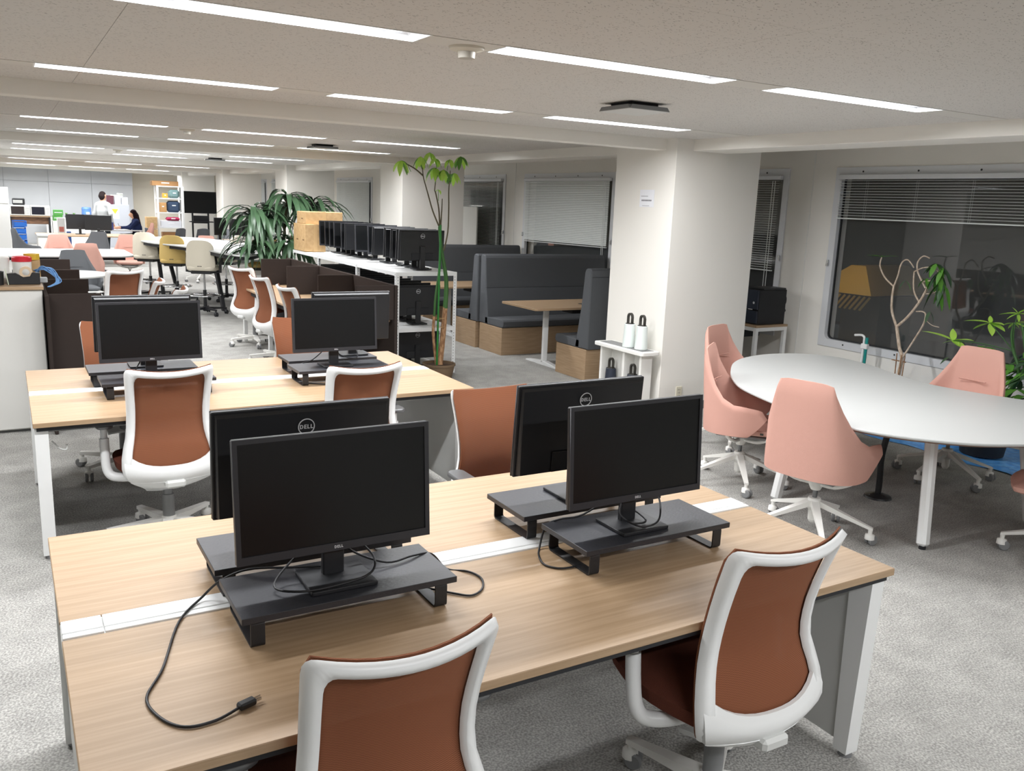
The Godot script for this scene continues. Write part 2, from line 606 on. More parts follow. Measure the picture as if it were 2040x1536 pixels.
func build_room() -> void:
	var st := ST()
	cb(st, Vector3(1.0, -0.1, -14.5), Vector3(13.2, 0.2, 38.6))
	struct(obj("floor", st, M.carpet))
	# ceiling: slab above, boards and blank plates below it
	var ceil_root := Node3D.new()
	put("ceiling", ceil_root)
	struct(ceil_root)
	st = ST()
	cb(st, Vector3(1.0, 2.85, -14.5), Vector3(13.2, 0.2, 38.6))
	obj("slab", st, M.wall, ceil_root)
	var xs := [-5.0, -3.58, -1.58, 0.42, 2.43, 4.1, 5.3]
	var meshes := {}
	for b in range(-1, 6):
		var o := -BAY * b
		for z in ([[-0.19, -0.4175], [-0.5825, -3.4]] if b == 5 else [[-0.19, -1.2], [-1.2, -2.2], [-2.2, -3.25 + 0.0825], [-3.25 - 0.0825, -4.3], [-4.3, -5.35 + 0.0825], [-5.35 - 0.0825, -6.1]]):
			var za: float = z[0] + o
			var zb: float = z[1] + o
			if za > 4.1 or zb < -33.8:
				continue
			for i in xs.size() - 1:
				var s := Vector3(xs[i + 1] - xs[i] - 0.0014, 0.02, za - zb - 0.0014)
				var key := "%.3f %.3f" % [s.x, s.z]
				if not meshes.has(key):
					meshes[key] = board(s)
				inst("ceiling_board", meshes[key], M.ceiling, ceil_root, Transform3D(Basis(), Vector3((xs[i] + xs[i + 1]) / 2, CEIL + 0.01, (za + zb) / 2)))
		for r in 2:
			var z: float = row_z(b, r)
			if z > 3.6 or z < -32.0:
				continue
			for k in range(-1, 4):
				var xa: float = 0.2 + 1.255 + 1.595 * (k - 1)
				var xb: float = 0.2 + 1.595 * k
				if k == -1:
					xa = -5.0
				if k == 3:
					xb = 5.3
				var s := Vector3(xb - xa - 0.004, 0.02, 0.161)
				var key := "p%.3f" % s.x
				if not meshes.has(key):
					meshes[key] = board(s)
				inst("blank_plate", meshes[key], M.ceiling_plate, ceil_root, Transform3D(Basis(), Vector3((xa + xb) / 2, CEIL + 0.008, z)))
	# beams across the room and along the window columns
	for b in range(-1, 6):
		var zf := -6.1 - BAY * b
		if zf < -33.0:
			continue
		st = ST()
		cb(st, Vector3(0.15, 2.575, zf - 0.07), Vector3(10.3, 0.42, 0.14), 0.004)
		struct(obj("ceiling_beam", st, M.wall))
	st = ST()
	cb(st, Vector3(5.5, 2.575, -14.4), Vector3(0.4, 0.42, 37.0), 0.004)
	struct(obj("window_beam", st, M.wall))
	# lower ceiling strip between the beam and the window wall
	st = ST()
	cb(st, Vector3(6.45, 2.66, -14.4), Vector3(1.5, 0.04, 37.0))
	struct(obj("window_soffit", st, M.wall))
	# columns
	for k in 5:
		var z := -5.96 - BAY * k
		st = ST()
		cb(st, Vector3(5.62, 1.38, z - 0.43), Vector3(1.02, 2.76, 0.86), 0.004)
		var c := obj("column", st, M.wall)
		struct(c)
		st = ST()
		cb(st, Vector3(5.62, 0.04, z - 0.43), Vector3(1.034, 0.08, 0.874), 0.003)
		obj("skirting", st, mat(rgb8(108, 112, 110), 0.6), c)
	# walls
	st = ST()
	cb(st, Vector3(-5.1, 1.35, -14.5), Vector3(0.2, 2.8, 38.6))
	struct(obj("wall_left", st, M.wall))
	st = ST()
	cb(st, Vector3(1.0, 1.35, 4.2), Vector3(13.2, 2.8, 0.2))
	struct(obj("wall_back", st, M.wall))
	st = ST()
	cb(st, Vector3(1.0, 1.35, -33.12), Vector3(13.2, 2.8, 0.2))
	struct(obj("wall_far", st, mat(rgb8(242, 234, 218), 0.9)))
	# grey wall panels in front of the far wall
	var pw := Node3D.new()
	put("wall_panelling", pw)
	struct(pw)
	st = ST()
	cb(st, Vector3(-0.55, 1.23, -32.755), Vector3(8.9, 2.46, 0.5))
	obj("backing", st, mat(rgb8(150, 153, 156), 0.7), pw)
	var lo := board(Vector3(1.262, 1.985, 0.03))
	var hi := board(Vector3(1.262, 0.46, 0.03))
	for i in 7:
		var x := 3.9 - 0.635 - 1.27 * i
		inst("panel", lo, M.panel_grey, pw, Transform3D(Basis(), Vector3(x, 0.995, -32.486)))
		inst("panel", hi, M.panel_grey, pw, Transform3D(Basis(), Vector3(x, 2.226, -32.486)))

# window wall with its openings, frames, glass and blinds
func build_windows() -> void:
	var spans := []
	for k in 5:
		var o := -6.02 * k
		spans.append([-3.58 + o, -5.94 + o])
		spans.append([-6.58 + o, -8.93 + o])
	spans.push_front([2.4, 0.1])
	spans.push_front([-0.55, -2.9])
	spans.sort_custom(func(a, b): return a[0] > b[0])
	var y0 := 0.57
	var y1 := 2.306
	# wall between and around the openings
	var wall := Node3D.new()
	put("wall_right", wall)
	struct(wall)
	var st := ST()
	var z := 4.3
	for s in spans:
		cb(st, Vector3(WALL_X + 0.1, 1.4, (z + s[0]) / 2), Vector3(0.2, 2.9, z - s[0]))
		cb(st, Vector3(WALL_X + 0.1, (y0 - 0.05) / 2, (s[0] + s[1]) / 2), Vector3(0.2, y0 + 0.05, s[0] - s[1]))
		cb(st, Vector3(WALL_X + 0.1, (y1 + 2.85) / 2, (s[0] + s[1]) / 2), Vector3(0.2, 2.85 - y1, s[0] - s[1]))
		z = s[1]
	cb(st, Vector3(WALL_X + 0.1, 1.4, (z - 33.8) / 2), Vector3(0.2, 2.9, z + 33.8))
	obj("wall_face", st, M.wall, wall)
	# visible joints of the wall boards
	var jm := board(Vector3(0.006, 2.5, 0.012))
	for zz in [-6.25, -9.27, -12.28, -15.3]:
		inst("joint", jm, M.white_matte, wall, Transform3D(Basis(), Vector3(WALL_X - 0.002, 1.27, zz)))
	for i in spans.size():
		var s: Array = spans[i]
		var zc: float = (s[0] + s[1]) / 2
		var w: float = s[0] - s[1]
		var t := Node3D.new()
		put("window_%d" % (i + 1), t)
		struct(t)
		t.position = Vector3(WALL_X, 0, zc)
		t.set_meta("label", "aluminium framed office window " + ["", "behind the camera", "by the meeting table", "beside the pillar and computer table", "behind the near booth", "behind the far booth with a white board"][clampi(i, 0, 5)])
		st = ST()
		var fr := 0.055
		var loop := func(hw: float, a: float, b: float, r: float, x: float) -> Array:
			var out := []
			for p in rrect(hw * 2, b - a, r, 3):
				out.append(Vector3(x, (a + b) / 2 + p.y, p.x))
			return out
		var nr := []
		for k in 16:
			nr.append(Vector3.LEFT)
		band(st, loop.call(w / 2 + 0.02, y0 - 0.02, y1 + 0.02, 0.002, 0.03), loop.call(w / 2 - fr, y0 + fr, y1 - fr, 0.05, 0.03), nr, 0.045)
		obj("frame", st, M.alu, t)
		st = ST()
		band(st, loop.call(w / 2 - fr, y0 + fr, y1 - fr, 0.05, 0.05), loop.call(w / 2 - fr - 0.012, y0 + fr + 0.012, y1 - fr - 0.012, 0.045, 0.05), nr, 0.02)
		obj("gasket", st, M.gasket, t)
		st = ST()
		var poly := rrect(w - 2 * fr, y1 - y0 - 2 * fr, 0.05, 3)
		ext(st, poly, 0.0, 0.006, Transform3D(Basis(Vector3(0, 0, 1), Vector3(0, 1, 0), Vector3(-1, 0, 0)), Vector3(0.056, (y0 + y1) / 2, 0)))
		obj("pane", st, M.glass, t)
		# casement catch and screw heads of the frame
		st = ST(true)
		for sz in [-1.0, 1.0]:
			cyl(st, Vector3(-0.03, 1.42, sz * (w / 2 - 0.005)), Vector3(-0.03, 1.36, sz * (w / 2 - 0.005)), 0.012, 0.016)
		obj("catch", st, M.chrome, t)
		st = ST(true)
		for k in 4:
			var zz := -w / 2 + w * (k + 0.5) / 4
			cyl(st, Vector3(-0.016, y1 - 0.022, zz), Vector3(-0.019, y1 - 0.022, zz), 0.009)
			cyl(st, Vector3(-0.016, y0 + 0.022, zz), Vector3(-0.019, y0 + 0.022, zz), 0.008)
		obj("screw", st, M.gasket, t)
	# blinds: [index of span, bottom height at +z end, at -z end, slat tilt in degrees]
	var made := {}
	var list := [
		[2, 1.835, 1.835, 12.0, "half raised silver venetian blind of the window by the meeting table"],
		[3, 1.25, 1.25, 12.0, "open venetian blind of the window beside the pillar"],
		[4, 1.31, 1.29, 62.0, "closed venetian blind lowered halfway behind the near booth"],
		[5, 0.64, 0.64, 8.0, "open venetian blind behind the white board"],
		[7, 0.64, 0.64, 66.0, "closed venetian blind between the third and fourth pillar"],
		[8, 0.64, 0.64, 66.0, "closed venetian blind by the drooping plant"],
		[9, 0.64, 0.64, 66.0, "closed venetian blind near the television"],
		[10, 0.64, 0.64, 66.0, "closed venetian blind left of the drooping plant"],
	]
	for L in list:
		var s: Array = spans[L[0]]
		var zc: float = (s[0] + s[1]) / 2
		var w: float = s[0] - s[1] - 0.14
		var t := thing("venetian_blind", L[4], "blind", Vector3(WALL_X - 0.045, 0, zc), 0.0, "venetian blinds on the window wall")
		st = ST()
		cb(st, Vector3(0, y1 - 0.075, 0), Vector3(0.045, 0.045, w + 0.04), 0.004)
		obj("headrail", st, M.alu, t)
		var key := "%.2f %.1f" % [w, L[3]]
		if not made.has(key):
			st = ST(true)
			var bs := Basis(Vector3(0, 0, 1), deg_to_rad(L[3]))
			var g := []
			for a in 5:
				var q := (a / 4.0 - 0.5)
				var row := []
				for e in [-1, 1]:
					row.append(bs * Vector3(q * 0.025, 0.003 * (1 - 4 * q * q), 0) + Vector3(0, 0, e * w / 2))
				g.append(row)
			sheet(st, g)
			st.generate_normals()
			made[key] = st.commit()
		var top := y1 - 0.11
		var step := 0.0235
		var n := int((top - (L[1] + L[2]) / 2 - 0.03) / step)
		for k in n:
			var f := float(k) / (n - 1)
			var ya: float = lerpf(top, L[1] + 0.03, f)
			var yb: float = lerpf(top, L[2] + 0.03, f)
			inst("slat", made[key], M.blind, t, Transform3D(Basis(Vector3.RIGHT, atan2(yb - ya, w)), Vector3(0, (ya + yb) / 2, 0)))
		st = ST()
		bar(st, Vector3(0, L[1], w / 2), Vector3(0, L[2], -w / 2), 0.026, 0.012, 0.002)
		obj("bottom_rail", st, M.blind, t)
		st = ST(true)
		for q in [-0.36, -0.12, 0.12, 0.36]:
			for dx in [-0.014, 0.014]:
				cyl(st, Vector3(dx, top, q * w), Vector3(dx, lerpf(L[2], L[1], q + 0.5), q * w), 0.0011, -1, 4)
		obj("ladder_cord", st, M.blind, t)
		if L[0] < 6:
			st = ST(true)
			for dz in [0.04, 0.075]:
				cyl(st, Vector3(-0.03, top, w / 2 - dz), Vector3(-0.03, 0.9, w / 2 - dz), 0.004, -1, 6)
			obj("pull_cord", st, M.blind, t)

# ---------------------------------------------------------------- double bench desks
func make_desk(label: String, at: Vector3) -> Node3D:
	var t := thing("bench_desk", label, "desk", at)
	var st: SurfaceTool
	for s in [1.0, -1.0]:
		st = ST()
		cb(st, Vector3(0, DESK_Y - 0.0125, s * 0.3775), Vector3(2.4, 0.025, 0.645), 0.002)
		var top := obj("tabletop", st, M.wood, t)
		st = ST()
		cb(st, Vector3(0, DESK_Y - 0.036, s * 0.3775), Vector3(2.37, 0.02, 0.615), 0.0)
		obj("under_frame", st, M.black_matte, top)
	# white cable duct between the two tops, with its lids
	st = ST()
	cb(st, Vector3(0, DESK_Y - 0.03, 0), Vector3(2.398, 0.05, 0.106), 0.002)
	var duct := obj("cable_duct", st, M.white, t)
	var xs := [-1.199, -1.1, -0.42, 0.33, 1.1, 1.199]
	for i in xs.size() - 1:
		st = ST()
		var w: float = xs[i + 1] - xs[i] - 0.003
		cb(st, Vector3((xs[i] + xs[i + 1]) / 2, DESK_Y - 0.001, -0.014), Vector3(w, 0.008, 0.072), 0.0015)
		cb(st, Vector3((xs[i] + xs[i + 1]) / 2, DESK_Y - 0.002, 0.037), Vector3(w, 0.008, 0.024), 0.0015)
		obj("duct_lid", st, M.white, duct)
	# steel end frames: panel with a post at either side
	for s in [-1.0, 1.0]:
		st = ST()
		cb(st, Vector3(s * 1.165, 0.36, 0), Vector3(0.028, 0.63, 1.22), 0.003)
		obj("end_panel", st, M.light_grey, t)
		for q in [-1.0, 1.0]:
			st = ST()
			var poly := PackedVector2Array([Vector2(0.60 * q, 0.02), Vector2(0.655 * q, 0.02), Vector2(0.672 * q, 0.695), Vector2(0.585 * q, 0.695)])
			ext(st, poly, s * 1.165 - 0.03, s * 1.165 + 0.03, Transform3D(Basis(Vector3(0, 0, 1), Vector3(0, 1, 0), Vector3(-1, 0, 0)) * Basis.from_scale(Vector3(1, 1, -1)), Vector3.ZERO))
			var p := obj("leg", st, M.white, t)
			st = ST(true)
			cyl(st, Vector3(s * 1.165, 0, q * 0.63), Vector3(s * 1.165, 0.021, q * 0.63), 0.024)
			obj("foot", st, M.caster_grey, p)
	# hanging cable tray and cross rail
	st = ST()
	cb(st, Vector3(0, 0.585, 0), Vector3(2.28, 0.13, 0.2), 0.004)
	obj("cable_tray", st, M.light_grey, t)
	st = ST()
	for s in [-1.0, 1.0]:
		cb(st, Vector3(0, 0.66, s * 0.5), Vector3(2.28, 0.045, 0.04), 0.003)
	obj("cross_rail", st, M.light_grey, t)
	return t

func build_desks() -> void:
	make_desk("oak-topped double bench desk with an unplugged power cable lying on it", Vector3(1.2514, 0, -2.3185))
	var d := make_desk("oak-topped double bench desk in front of the white metal rack", Vector3(1.2514, 0, -5.296))
	var st := ST(true)
	tube(st, smooth_path([Vector3(-1.12, 0.6, 0.6), Vector3(-1.09, 0.56, 0.6), Vector3(-1.06, 0.55, 0.6), Vector3(-1.055, 0.575, 0.6)]), 0.004, 6)
	obj("bag_hook", st, M.light_grey, d)

# ---------------------------------------------------------------- task chairs with woven brown backs
func back_point(u: float, v: float) -> Vector3:
	# v from 0 (bottom) to 1 (top)
	var ys := [0.335, 0.375, 0.435, 0.52, 0.62, 0.73, 0.845, 0.965]
	var zs := [0.145, 0.185, 0.212, 0.198, 0.168, 0.176, 0.208, 0.258]
	var ws := [0.135, 0.200, 0.238, 0.237, 0.211, 0.203, 0.208, 0.217]
	var f := clampf(v, 0.0, 1.0) * 7.0
	var i := mini(int(f), 6)
	var k := f - i
	var a := maxi(i - 1, 0)
	var d := mini(i + 2, 7)
	var y := cubic_interpolate(ys[i], ys[i + 1], ys[a], ys[d], k)
	var z := cubic_interpolate(zs[i], zs[i + 1], zs[a], zs[d], k)
	var w := cubic_interpolate(ws[i], ws[i + 1], ws[a], ws[d], k)
	var lift := 0.022 * u * u * smoothstep(0.8, 1.0, v)
	return Vector3(u * w, y + lift, z - 0.056 * u * u)

func back_loop(mu: float, top: float, bottom: float, r: float, n := 11) -> Array:
	# rounded rectangle in (u, v) carried onto the back, returned as points
	var out := []
	var w := 2.0 * mu
	var h := top - bottom
	var poly := PackedVector2Array()
	for k in 4:
		var rr: float = r if k < 2 else r * 1.9
		var ru := rr * 2.4
		var c := Vector2([1, -1, -1, 1][k] * (mu - ru), [top - rr, top - rr, bottom + rr, bottom + rr][k])
		for i in 5:
			var t := PI / 2 * (k + i / 4.0)
			poly.append(c + Vector2(cos(t) * ru, sin(t) * rr))
		# points along the straight run to the next corner
		var k2 := (k + 1) % 4
		var rr2: float = r if k2 < 2 else r * 1.9
		var c2 := Vector2([1, -1, -1, 1][k2] * (mu - rr2 * 2.4), [top - rr2, top - rr2, bottom + rr2, bottom + rr2][k2])
		var t2 := PI / 2 * (k + 1)
		var p0 := c + Vector2(cos(t2) * ru, sin(t2) * rr)
		var p1 := c2 + Vector2(cos(t2) * rr2 * 2.4, sin(t2) * rr2)
		for i in range(1, n):
			poly.append(p0.lerp(p1, float(i) / n))
	for p in poly:
		out.append(back_point(p.x, p.y))
	return out

func back_normals(pts: Array, cx: Vector3) -> Array:
	var out := []
	for p in pts:
		out.append(Vector3(0.25 * p.x, 0.0, 1.0).normalized())
	return out

func caster_mesh(r: float, w: float) -> ArrayMesh:
	var st := ST(true)
	for s in [-1.0, 1.0]:
		lathe(st, [Vector2(0, -w / 2), Vector2(r * 0.8, -w / 2), Vector2(r, -w * 0.25), Vector2(r, w * 0.25), Vector2(r * 0.8, w / 2), Vector2(0, w / 2)], 14, Transform3D(Basis(Vector3(0, 0, 1), PI / 2), Vector3(s * w * 0.75, r, 0.012)))
	st.generate_normals()
	return st.commit()

func star_base(t: Node3D, n: int, R: float, hub_y: float, m: Material, turn: float, cm: Material, r := 0.03, thick := 0.036) -> void:
	var st := ST()
	# one leg, drawn along -z
	var a := Vector3(0, hub_y, -0.03)
	var b := Vector3(0, r * 2 + 0.035, -R)
	var pts0 := []
	for p in [[a, thick * 0.75, thick * 1.15], [b, thick * 0.42, thick * 0.5]]:
		var row := []
		for k in [[-1, -1], [1, -1], [1, 1], [-1, 1]]:
			row.append(p[0] + Vector3(k[0] * p[1], k[1] * p[2] * 0.5, 0))
		pts0.append(row)
	var mid: Vector3 = (a + b) / 2
	for k in 4:
		var k2 := (k + 1) % 4
		face(st, [pts0[0][k], pts0[0][k2], pts0[1][k2], pts0[1][k]], mid)
	face(st, pts0[0], mid)
	face(st, pts0[1], mid)
	st.generate_normals()
	var leg := st.commit()
	st = ST(true)
	cyl(st, Vector3(0, r * 2 + 0.04, -R + 0.012), Vector3(0, r * 1.2, -R + 0.012), 0.013, 0.010, 8)
	lathe(st, [Vector2(0, r * 2 + 0.012), Vector2(r * 0.9, r * 2 + 0.002), Vector2(r * 0.95, r * 1.2)], 10, Transform3D(Basis(), Vector3(0, 0, -R + 0.012)), true)
	st.generate_normals()
	var stem := st.commit()
	var wheel := caster_mesh(r, 0.02)
	for k in n:
		var bs := Basis(Vector3.UP, deg_to_rad(turn) + TAU * k / n)
		var g := inst("base_leg", leg, m, t, Transform3D(bs, Vector3.ZERO))
		inst("caster_fork", stem, m, g)
		var sw := Basis(Vector3.UP, 0.9 * k + 0.4)
		inst("caster", wheel, cm, g, Transform3D(sw, Vector3(0, 0, -R + 0.012)))
	st = ST(true)
	lathe(st, [Vector2(0, hub_y + 0.032), Vector2(0.036, hub_y + 0.03), Vector2(0.046, hub_y - 0.02), Vector2(0.03, hub_y - 0.045), Vector2(0, hub_y - 0.045)], 14)
	obj("base_hub", st, m, t)

func make_task_chair() -> Node3D:
	var t := thing("task_chair", "task chair", "chair")
	var st := ST(true)
	# woven sheet over the whole back, a little in front of the frame
	var nu := 10
	var nv := 18
	var g := []
	var g2 := []
	for i in nu + 1:
		var u := -0.985 + 1.97 * i / nu
		var row := []
		var row2 := []
		for j in nv + 1:
			var v := 0.05 + 0.945 * j / nv
			# round the corners of the sheet
			var e := maxf(0.0, (v - 0.93) / 0.065)
			var uu := u * (1.0 - 0.07 * e * e)
			var p := back_point(uu, v)
			row.append(p + Vector3(0, 0.002, -0.006))
			row2.append(p + Vector3(0, 0.002, -0.012))
		g.append(row)
		g2.append(row2)
	slab(st, g, g2)
	obj("backrest_mesh", st, M.mesh, t)
	# white frame behind it
	st = ST(true)
	var outer := back_loop(1.0, 0.995, 0.0, 0.055)
	var inner := back_loop(0.80, 0.945, 0.22, 0.045)
	var nn := back_normals(outer, Vector3.ZERO)
	band(st, outer, inner, nn, 0.024, 0.16)
	# broad lower panel of the frame, following the curve of the back
	var pa := []
	var pb := []
	for i in 15:
		var u := -0.96 + 1.92 * i / 14.0
		var vt := 0.345 + 0.14 * pow(absf(u), 3.0)
		var ra := []
		var rb := []
		for j in 9:
			var p := back_point(u, lerpf(0.03, vt, j / 8.0))
			var e := 0.012 * smoothstep(0.75, 1.0, j / 8.0)
			ra.append(p + Vector3(0, 0, 0.026 - e))
			rb.append(p + Vector3(0, 0, 0.001))
		pa.append(ra)
		pb.append(rb)
	slab(st, pa, pb)
	obj("back_frame", st, M.white, t)
	# lower shell of the back and the arm yoke
	st = ST(true)
	var s1 := []
	for i in 9:
		var u := -1.0 + i / 4.0
		var row := []
		for j in 6:
			var v := j / 5.0
			var p := back_point(u * (0.98 - 0.25 * v), 0.17 * (1.0 - v))
			row.append(p + Vector3(0, -0.075 * v * v, 0.028 - 0.20 * v * v) * Vector3(1, 1, 1))
		s1.append(row)
	var s2 := []
	for row in s1:
		var r2 := []
		for p in row:
			r2.append(p + Vector3(0, 0.012, -0.012))
		s2.append(r2)
	slab(st, s1, s2)
	obj("lower_back_shell", st, M.white, t)
	# seat
	st = ST(true)
	var a := []
	var b := []
	for i in 11:
		var row := []
		var row2 := []
		for j in 11:
			var x := -1.0 + i / 5.0
			var z := -1.0 + j / 5.0
			var sq := Vector2(x, z)
			var k := maxf(absf(x), absf(z))
			var d := sq.length()
			var r := sq * (lerpf(1.0, k / maxf(d, 0.001), 0.55))
			var edge := pow(k, 6.0)
			row.append(Vector3(r.x * 0.25, 0.475 - 0.02 * edge - 0.015 * maxf(0.0, -z) * absf(z), r.y * 0.24 - 0.085))
			row2.append(Vector3(r.x * 0.24, 0.40 + 0.008 * edge, r.y * 0.23 - 0.085))
		a.append(row)
		b.append(row2)
	slab(st, b, a)
	obj("seat", st, M.seat_brown, t)
	st = ST()
	cb(st, Vector3(0, 0.385, 0.0), Vector3(0.24, 0.045, 0.30), 0.012)
	cb(st, Vector3(0, 0.372, 0.16), Vector3(0.1, 0.04, 0.16), 0.01)
	obj("tilt_mechanism", st, M.light_grey, t)
	# arms
	for s in [-1.0, 1.0]:
		st = ST(true)
		tube(st, smooth_path([Vector3(0.08 * s, 0.372, 0.02), Vector3(0.2 * s, 0.37, 0.0), Vector3(0.262 * s, 0.375, -0.03), Vector3(0.285 * s, 0.41, -0.05), Vector3(0.288 * s, 0.48, -0.065), Vector3(0.288 * s, 0.57, -0.075)], 4), [0.022, 0.022, 0.022, 0.023, 0.024, 0.024, 0.024, 0.024, 0.024, 0.024, 0.024, 0.024, 0.024, 0.024, 0.024, 0.024, 0.024, 0.024, 0.024, 0.024, 0.024], 10)
		var arm := obj("arm", st, M.white, t)
		st = ST(true)
		cyl(st, Vector3(0.288 * s, 0.56, -0.074), Vector3(0.288 * s, 0.635, -0.08), 0.017, 0.017, 10)
		obj("arm_riser", st, M.white, arm)
		st = ST()
		ext(st, rrect(0.085, 0.25, 0.035), 0.0, 0.024, flat_up(0.636) * Transform3D(Basis(), Vector3(0.288 * s, 0.115, 0)), true, 0.006)
		obj("arm_pad", st, M.steel_grey, arm)
	st = ST(true)
	cyl(st, Vector3(0, 0.37, 0), Vector3(0, 0.24, 0), 0.024, 0.024, 14)
	cyl(st, Vector3(0, 0.25, 0), Vector3(0, 0.09, 0), 0.031, 0.031, 14)
	obj("gas_column", st, M.caster_grey, t)
	star_base(t, 5, 0.31, 0.1, M.white_matte, 20.0, M.caster_grey)
	return t

func build_task_chairs() -> void:
	var c := make_task_chair()
	var G := "brown woven task chairs with white frames"
	var L := [
		[0.645, -1.67, 0.0, "brown woven task chair pushed in where the loose cable lies on the desk"],
		[1.795, -1.705, -1.0, "brown woven task chair tucked under the desk corner facing the two right monitors"],
		[1.965, -3.31, 180.0, "brown woven task chair facing the back of the right-hand monitor of the cable desk"],
		[0.845, -3.17, 180.0, "brown woven task chair mostly hidden behind the left monitor pair of the cable desk"],
		[0.662, -4.70, 2.0, "brown woven task chair pulled up to the second desk beside the white cabinet"],
		[1.615, -4.47, 1.0, "brown woven task chair between the two desks, by the rack end of the second desk"],
		[0.595, -6.06, 180.0, "brown woven task chair beyond the second desk, beside the dark partition"],
		[1.83, -5.97, 180.0, "brown woven task chair beyond the second desk, next to the rack"],
		[2.62, -10.75, -62.0, "brown woven task chair at the far end of the rack-side partition desk"],
		[2.56, -9.5, -78.0, "brown woven task chair in the middle of the rack-side partition desk"],
		[2.56, -8.42, -82.0, "brown woven task chair at the near end of the rack-side partition desk"],
		[1.05, -10.5, 20.0, "brown woven task chair turned half away beside the round white table"],
		[1.08, -9.2, 75.0, "brown woven task chair in the second bay of the left partitions"],
		[1.16, -8.4, 70.0, "brown woven task chair in the nearest bay of the left partitions"],
	]
	for a in L:
		place(c, "task_chair", Vector3(a[0], 0, a[1]), a[2], a[3], G)

# ---------------------------------------------------------------- monitors, risers, cables
func make_monitor(w := 0.54, h := 0.33) -> Node3D:
	var t := thing("monitor", "monitor", "monitor")
	var st := ST()
	# foot plate
	ext(st, rrect(0.185, 0.16, 0.006, 2), 0.0, 0.011, flat_up(0.0), false, 0.002)
	obj("stand_base", st, M.black, t)
	st = ST()
	cb(st, Vector3(0, 0.13, -0.03), Vector3(0.06, 0.245, 0.022), 0.003)
	obj("stand_neck", st, M.black, t)
	# panel group leans back 4 degrees round its lower edge
	var T := Transform3D(Basis(Vector3.RIGHT, deg_to_rad(-4.0)), Vector3(0, 0.094, 0.018))
	st = ST()
	# back shell: rim plate and a shallow hump
	cb(st, T * Vector3(0, h / 2, -0.008), Vector3(w, h, 0.016), 0.003, T.basis)
	var a := [Vector3(-w / 2 + 0.008, 0.008, -0.014), Vector3(w / 2 - 0.008, 0.008, -0.014), Vector3(w / 2 - 0.008, h - 0.008, -0.014), Vector3(-w / 2 + 0.008, h - 0.008, -0.014)]
	var b := [Vector3(-w / 2 + 0.014, 0.012, -0.040), Vector3(w / 2 - 0.014, 0.012, -0.040), Vector3(w / 2 - 0.014, h - 0.018, -0.026), Vector3(-w / 2 + 0.014, h - 0.018, -0.026)]
	var m := T * Vector3(0, h / 2, -0.02)
	for k in 4:
		var k2 := (k + 1) % 4
		face(st, [T * a[k], T * a[k2], T * b[k2], T * b[k]], m)
	face(st, [T * b[0], T * b[1], T * b[2], T * b[3]], m)
	var body := obj("housing", st, M.screen_frame_dark, t)
	# connector bay on the back
	st = ST()
	cb(st, T * Vector3(0.0, 0.05, -0.042), Vector3(0.26, 0.075, 0.006), 0.002, T.basis)
	obj("port_panel", st, M.black_matte, body)
	# bezel with the screen set a little behind it
	st = ST()
	var loop := func(x0: float, x1: float, y0: float, y1: float, z: float) -> Array:
		return [T * Vector3(x1, y1, z), T * Vector3(x0, y1, z), T * Vector3(x0, y0, z), T * Vector3(x1, y0, z)]
	var n := []
	for k in 4:
		n.append(T.basis * Vector3(0, 0, 1))
	band(st, loop.call(-w / 2, w / 2, 0.0, h, 0.0), loop.call(-w / 2 + 0.013, w / 2 - 0.013, 0.022, h - 0.013, 0.0), n, 0.005)
	obj("bezel", st, M.screen_frame, t)
	st = ST()
	cb(st, T * Vector3(0, h / 2 + 0.004, 0.0005), Vector3(w - 0.024, h - 0.033, 0.002), 0.0, T.basis)
	obj("screen", st, M.screen, t)
	# maker's mark: letters on the chin and a ringed badge on the back
	var txt := TextMesh.new()
	txt.text = "DELL"
	var f := SystemFont.new()
	f.font_names = PackedStringArray(["Droid Sans"])
	f.font_weight = 700
	txt.font = f
	txt.font_size = 24
	txt.pixel_size = 0.00045
	txt.depth = 0.0008
	inst("front_lettering", txt, M.logo, t, T * Transform3D(Basis(), Vector3(0, 0.011, 0.0055)))
	st = ST(true)
	var B := T * Transform3D(Basis(Vector3.RIGHT, deg_to_rad(-3.0)) * Basis(Vector3.UP, PI), Vector3(0, h - 0.062, -0.0312))
	for k in 28:
		var t0 := TAU * k / 28
		var t1 := TAU * (k + 1) / 28
		var p := []
		for q in [[0.0255, t0], [0.0255, t1], [0.0225, t1], [0.0225, t0]]:
			p.append(Vector3(cos(q[1]) * q[0], sin(q[1]) * q[0], 0))
		q4(st, B * (p[0] + Vector3(0, 0, 0.0015)), B * (p[1] + Vector3(0, 0, 0.0015)), B * (p[2] + Vector3(0, 0, 0.0015)), B * (p[3] + Vector3(0, 0, 0.0015)))
		q4(st, B * p[0], B * p[1], B * (p[1] + Vector3(0, 0, 0.0015)), B * (p[0] + Vector3(0, 0, 0.0015)))
		q4(st, B * p[2], B * p[3], B * (p[3] + Vector3(0, 0, 0.0015)), B * (p[2] + Vector3(0, 0, 0.0015)))
	var ring := obj("badge_ring", st, M.logo, t)
	var txt2 := txt.duplicate()
	txt2.pixel_size = 0.00075
	inst("badge_lettering", txt2, M.logo, ring, B * Transform3D(Basis(), Vector3(0, 0, 0.0008)))
	return t

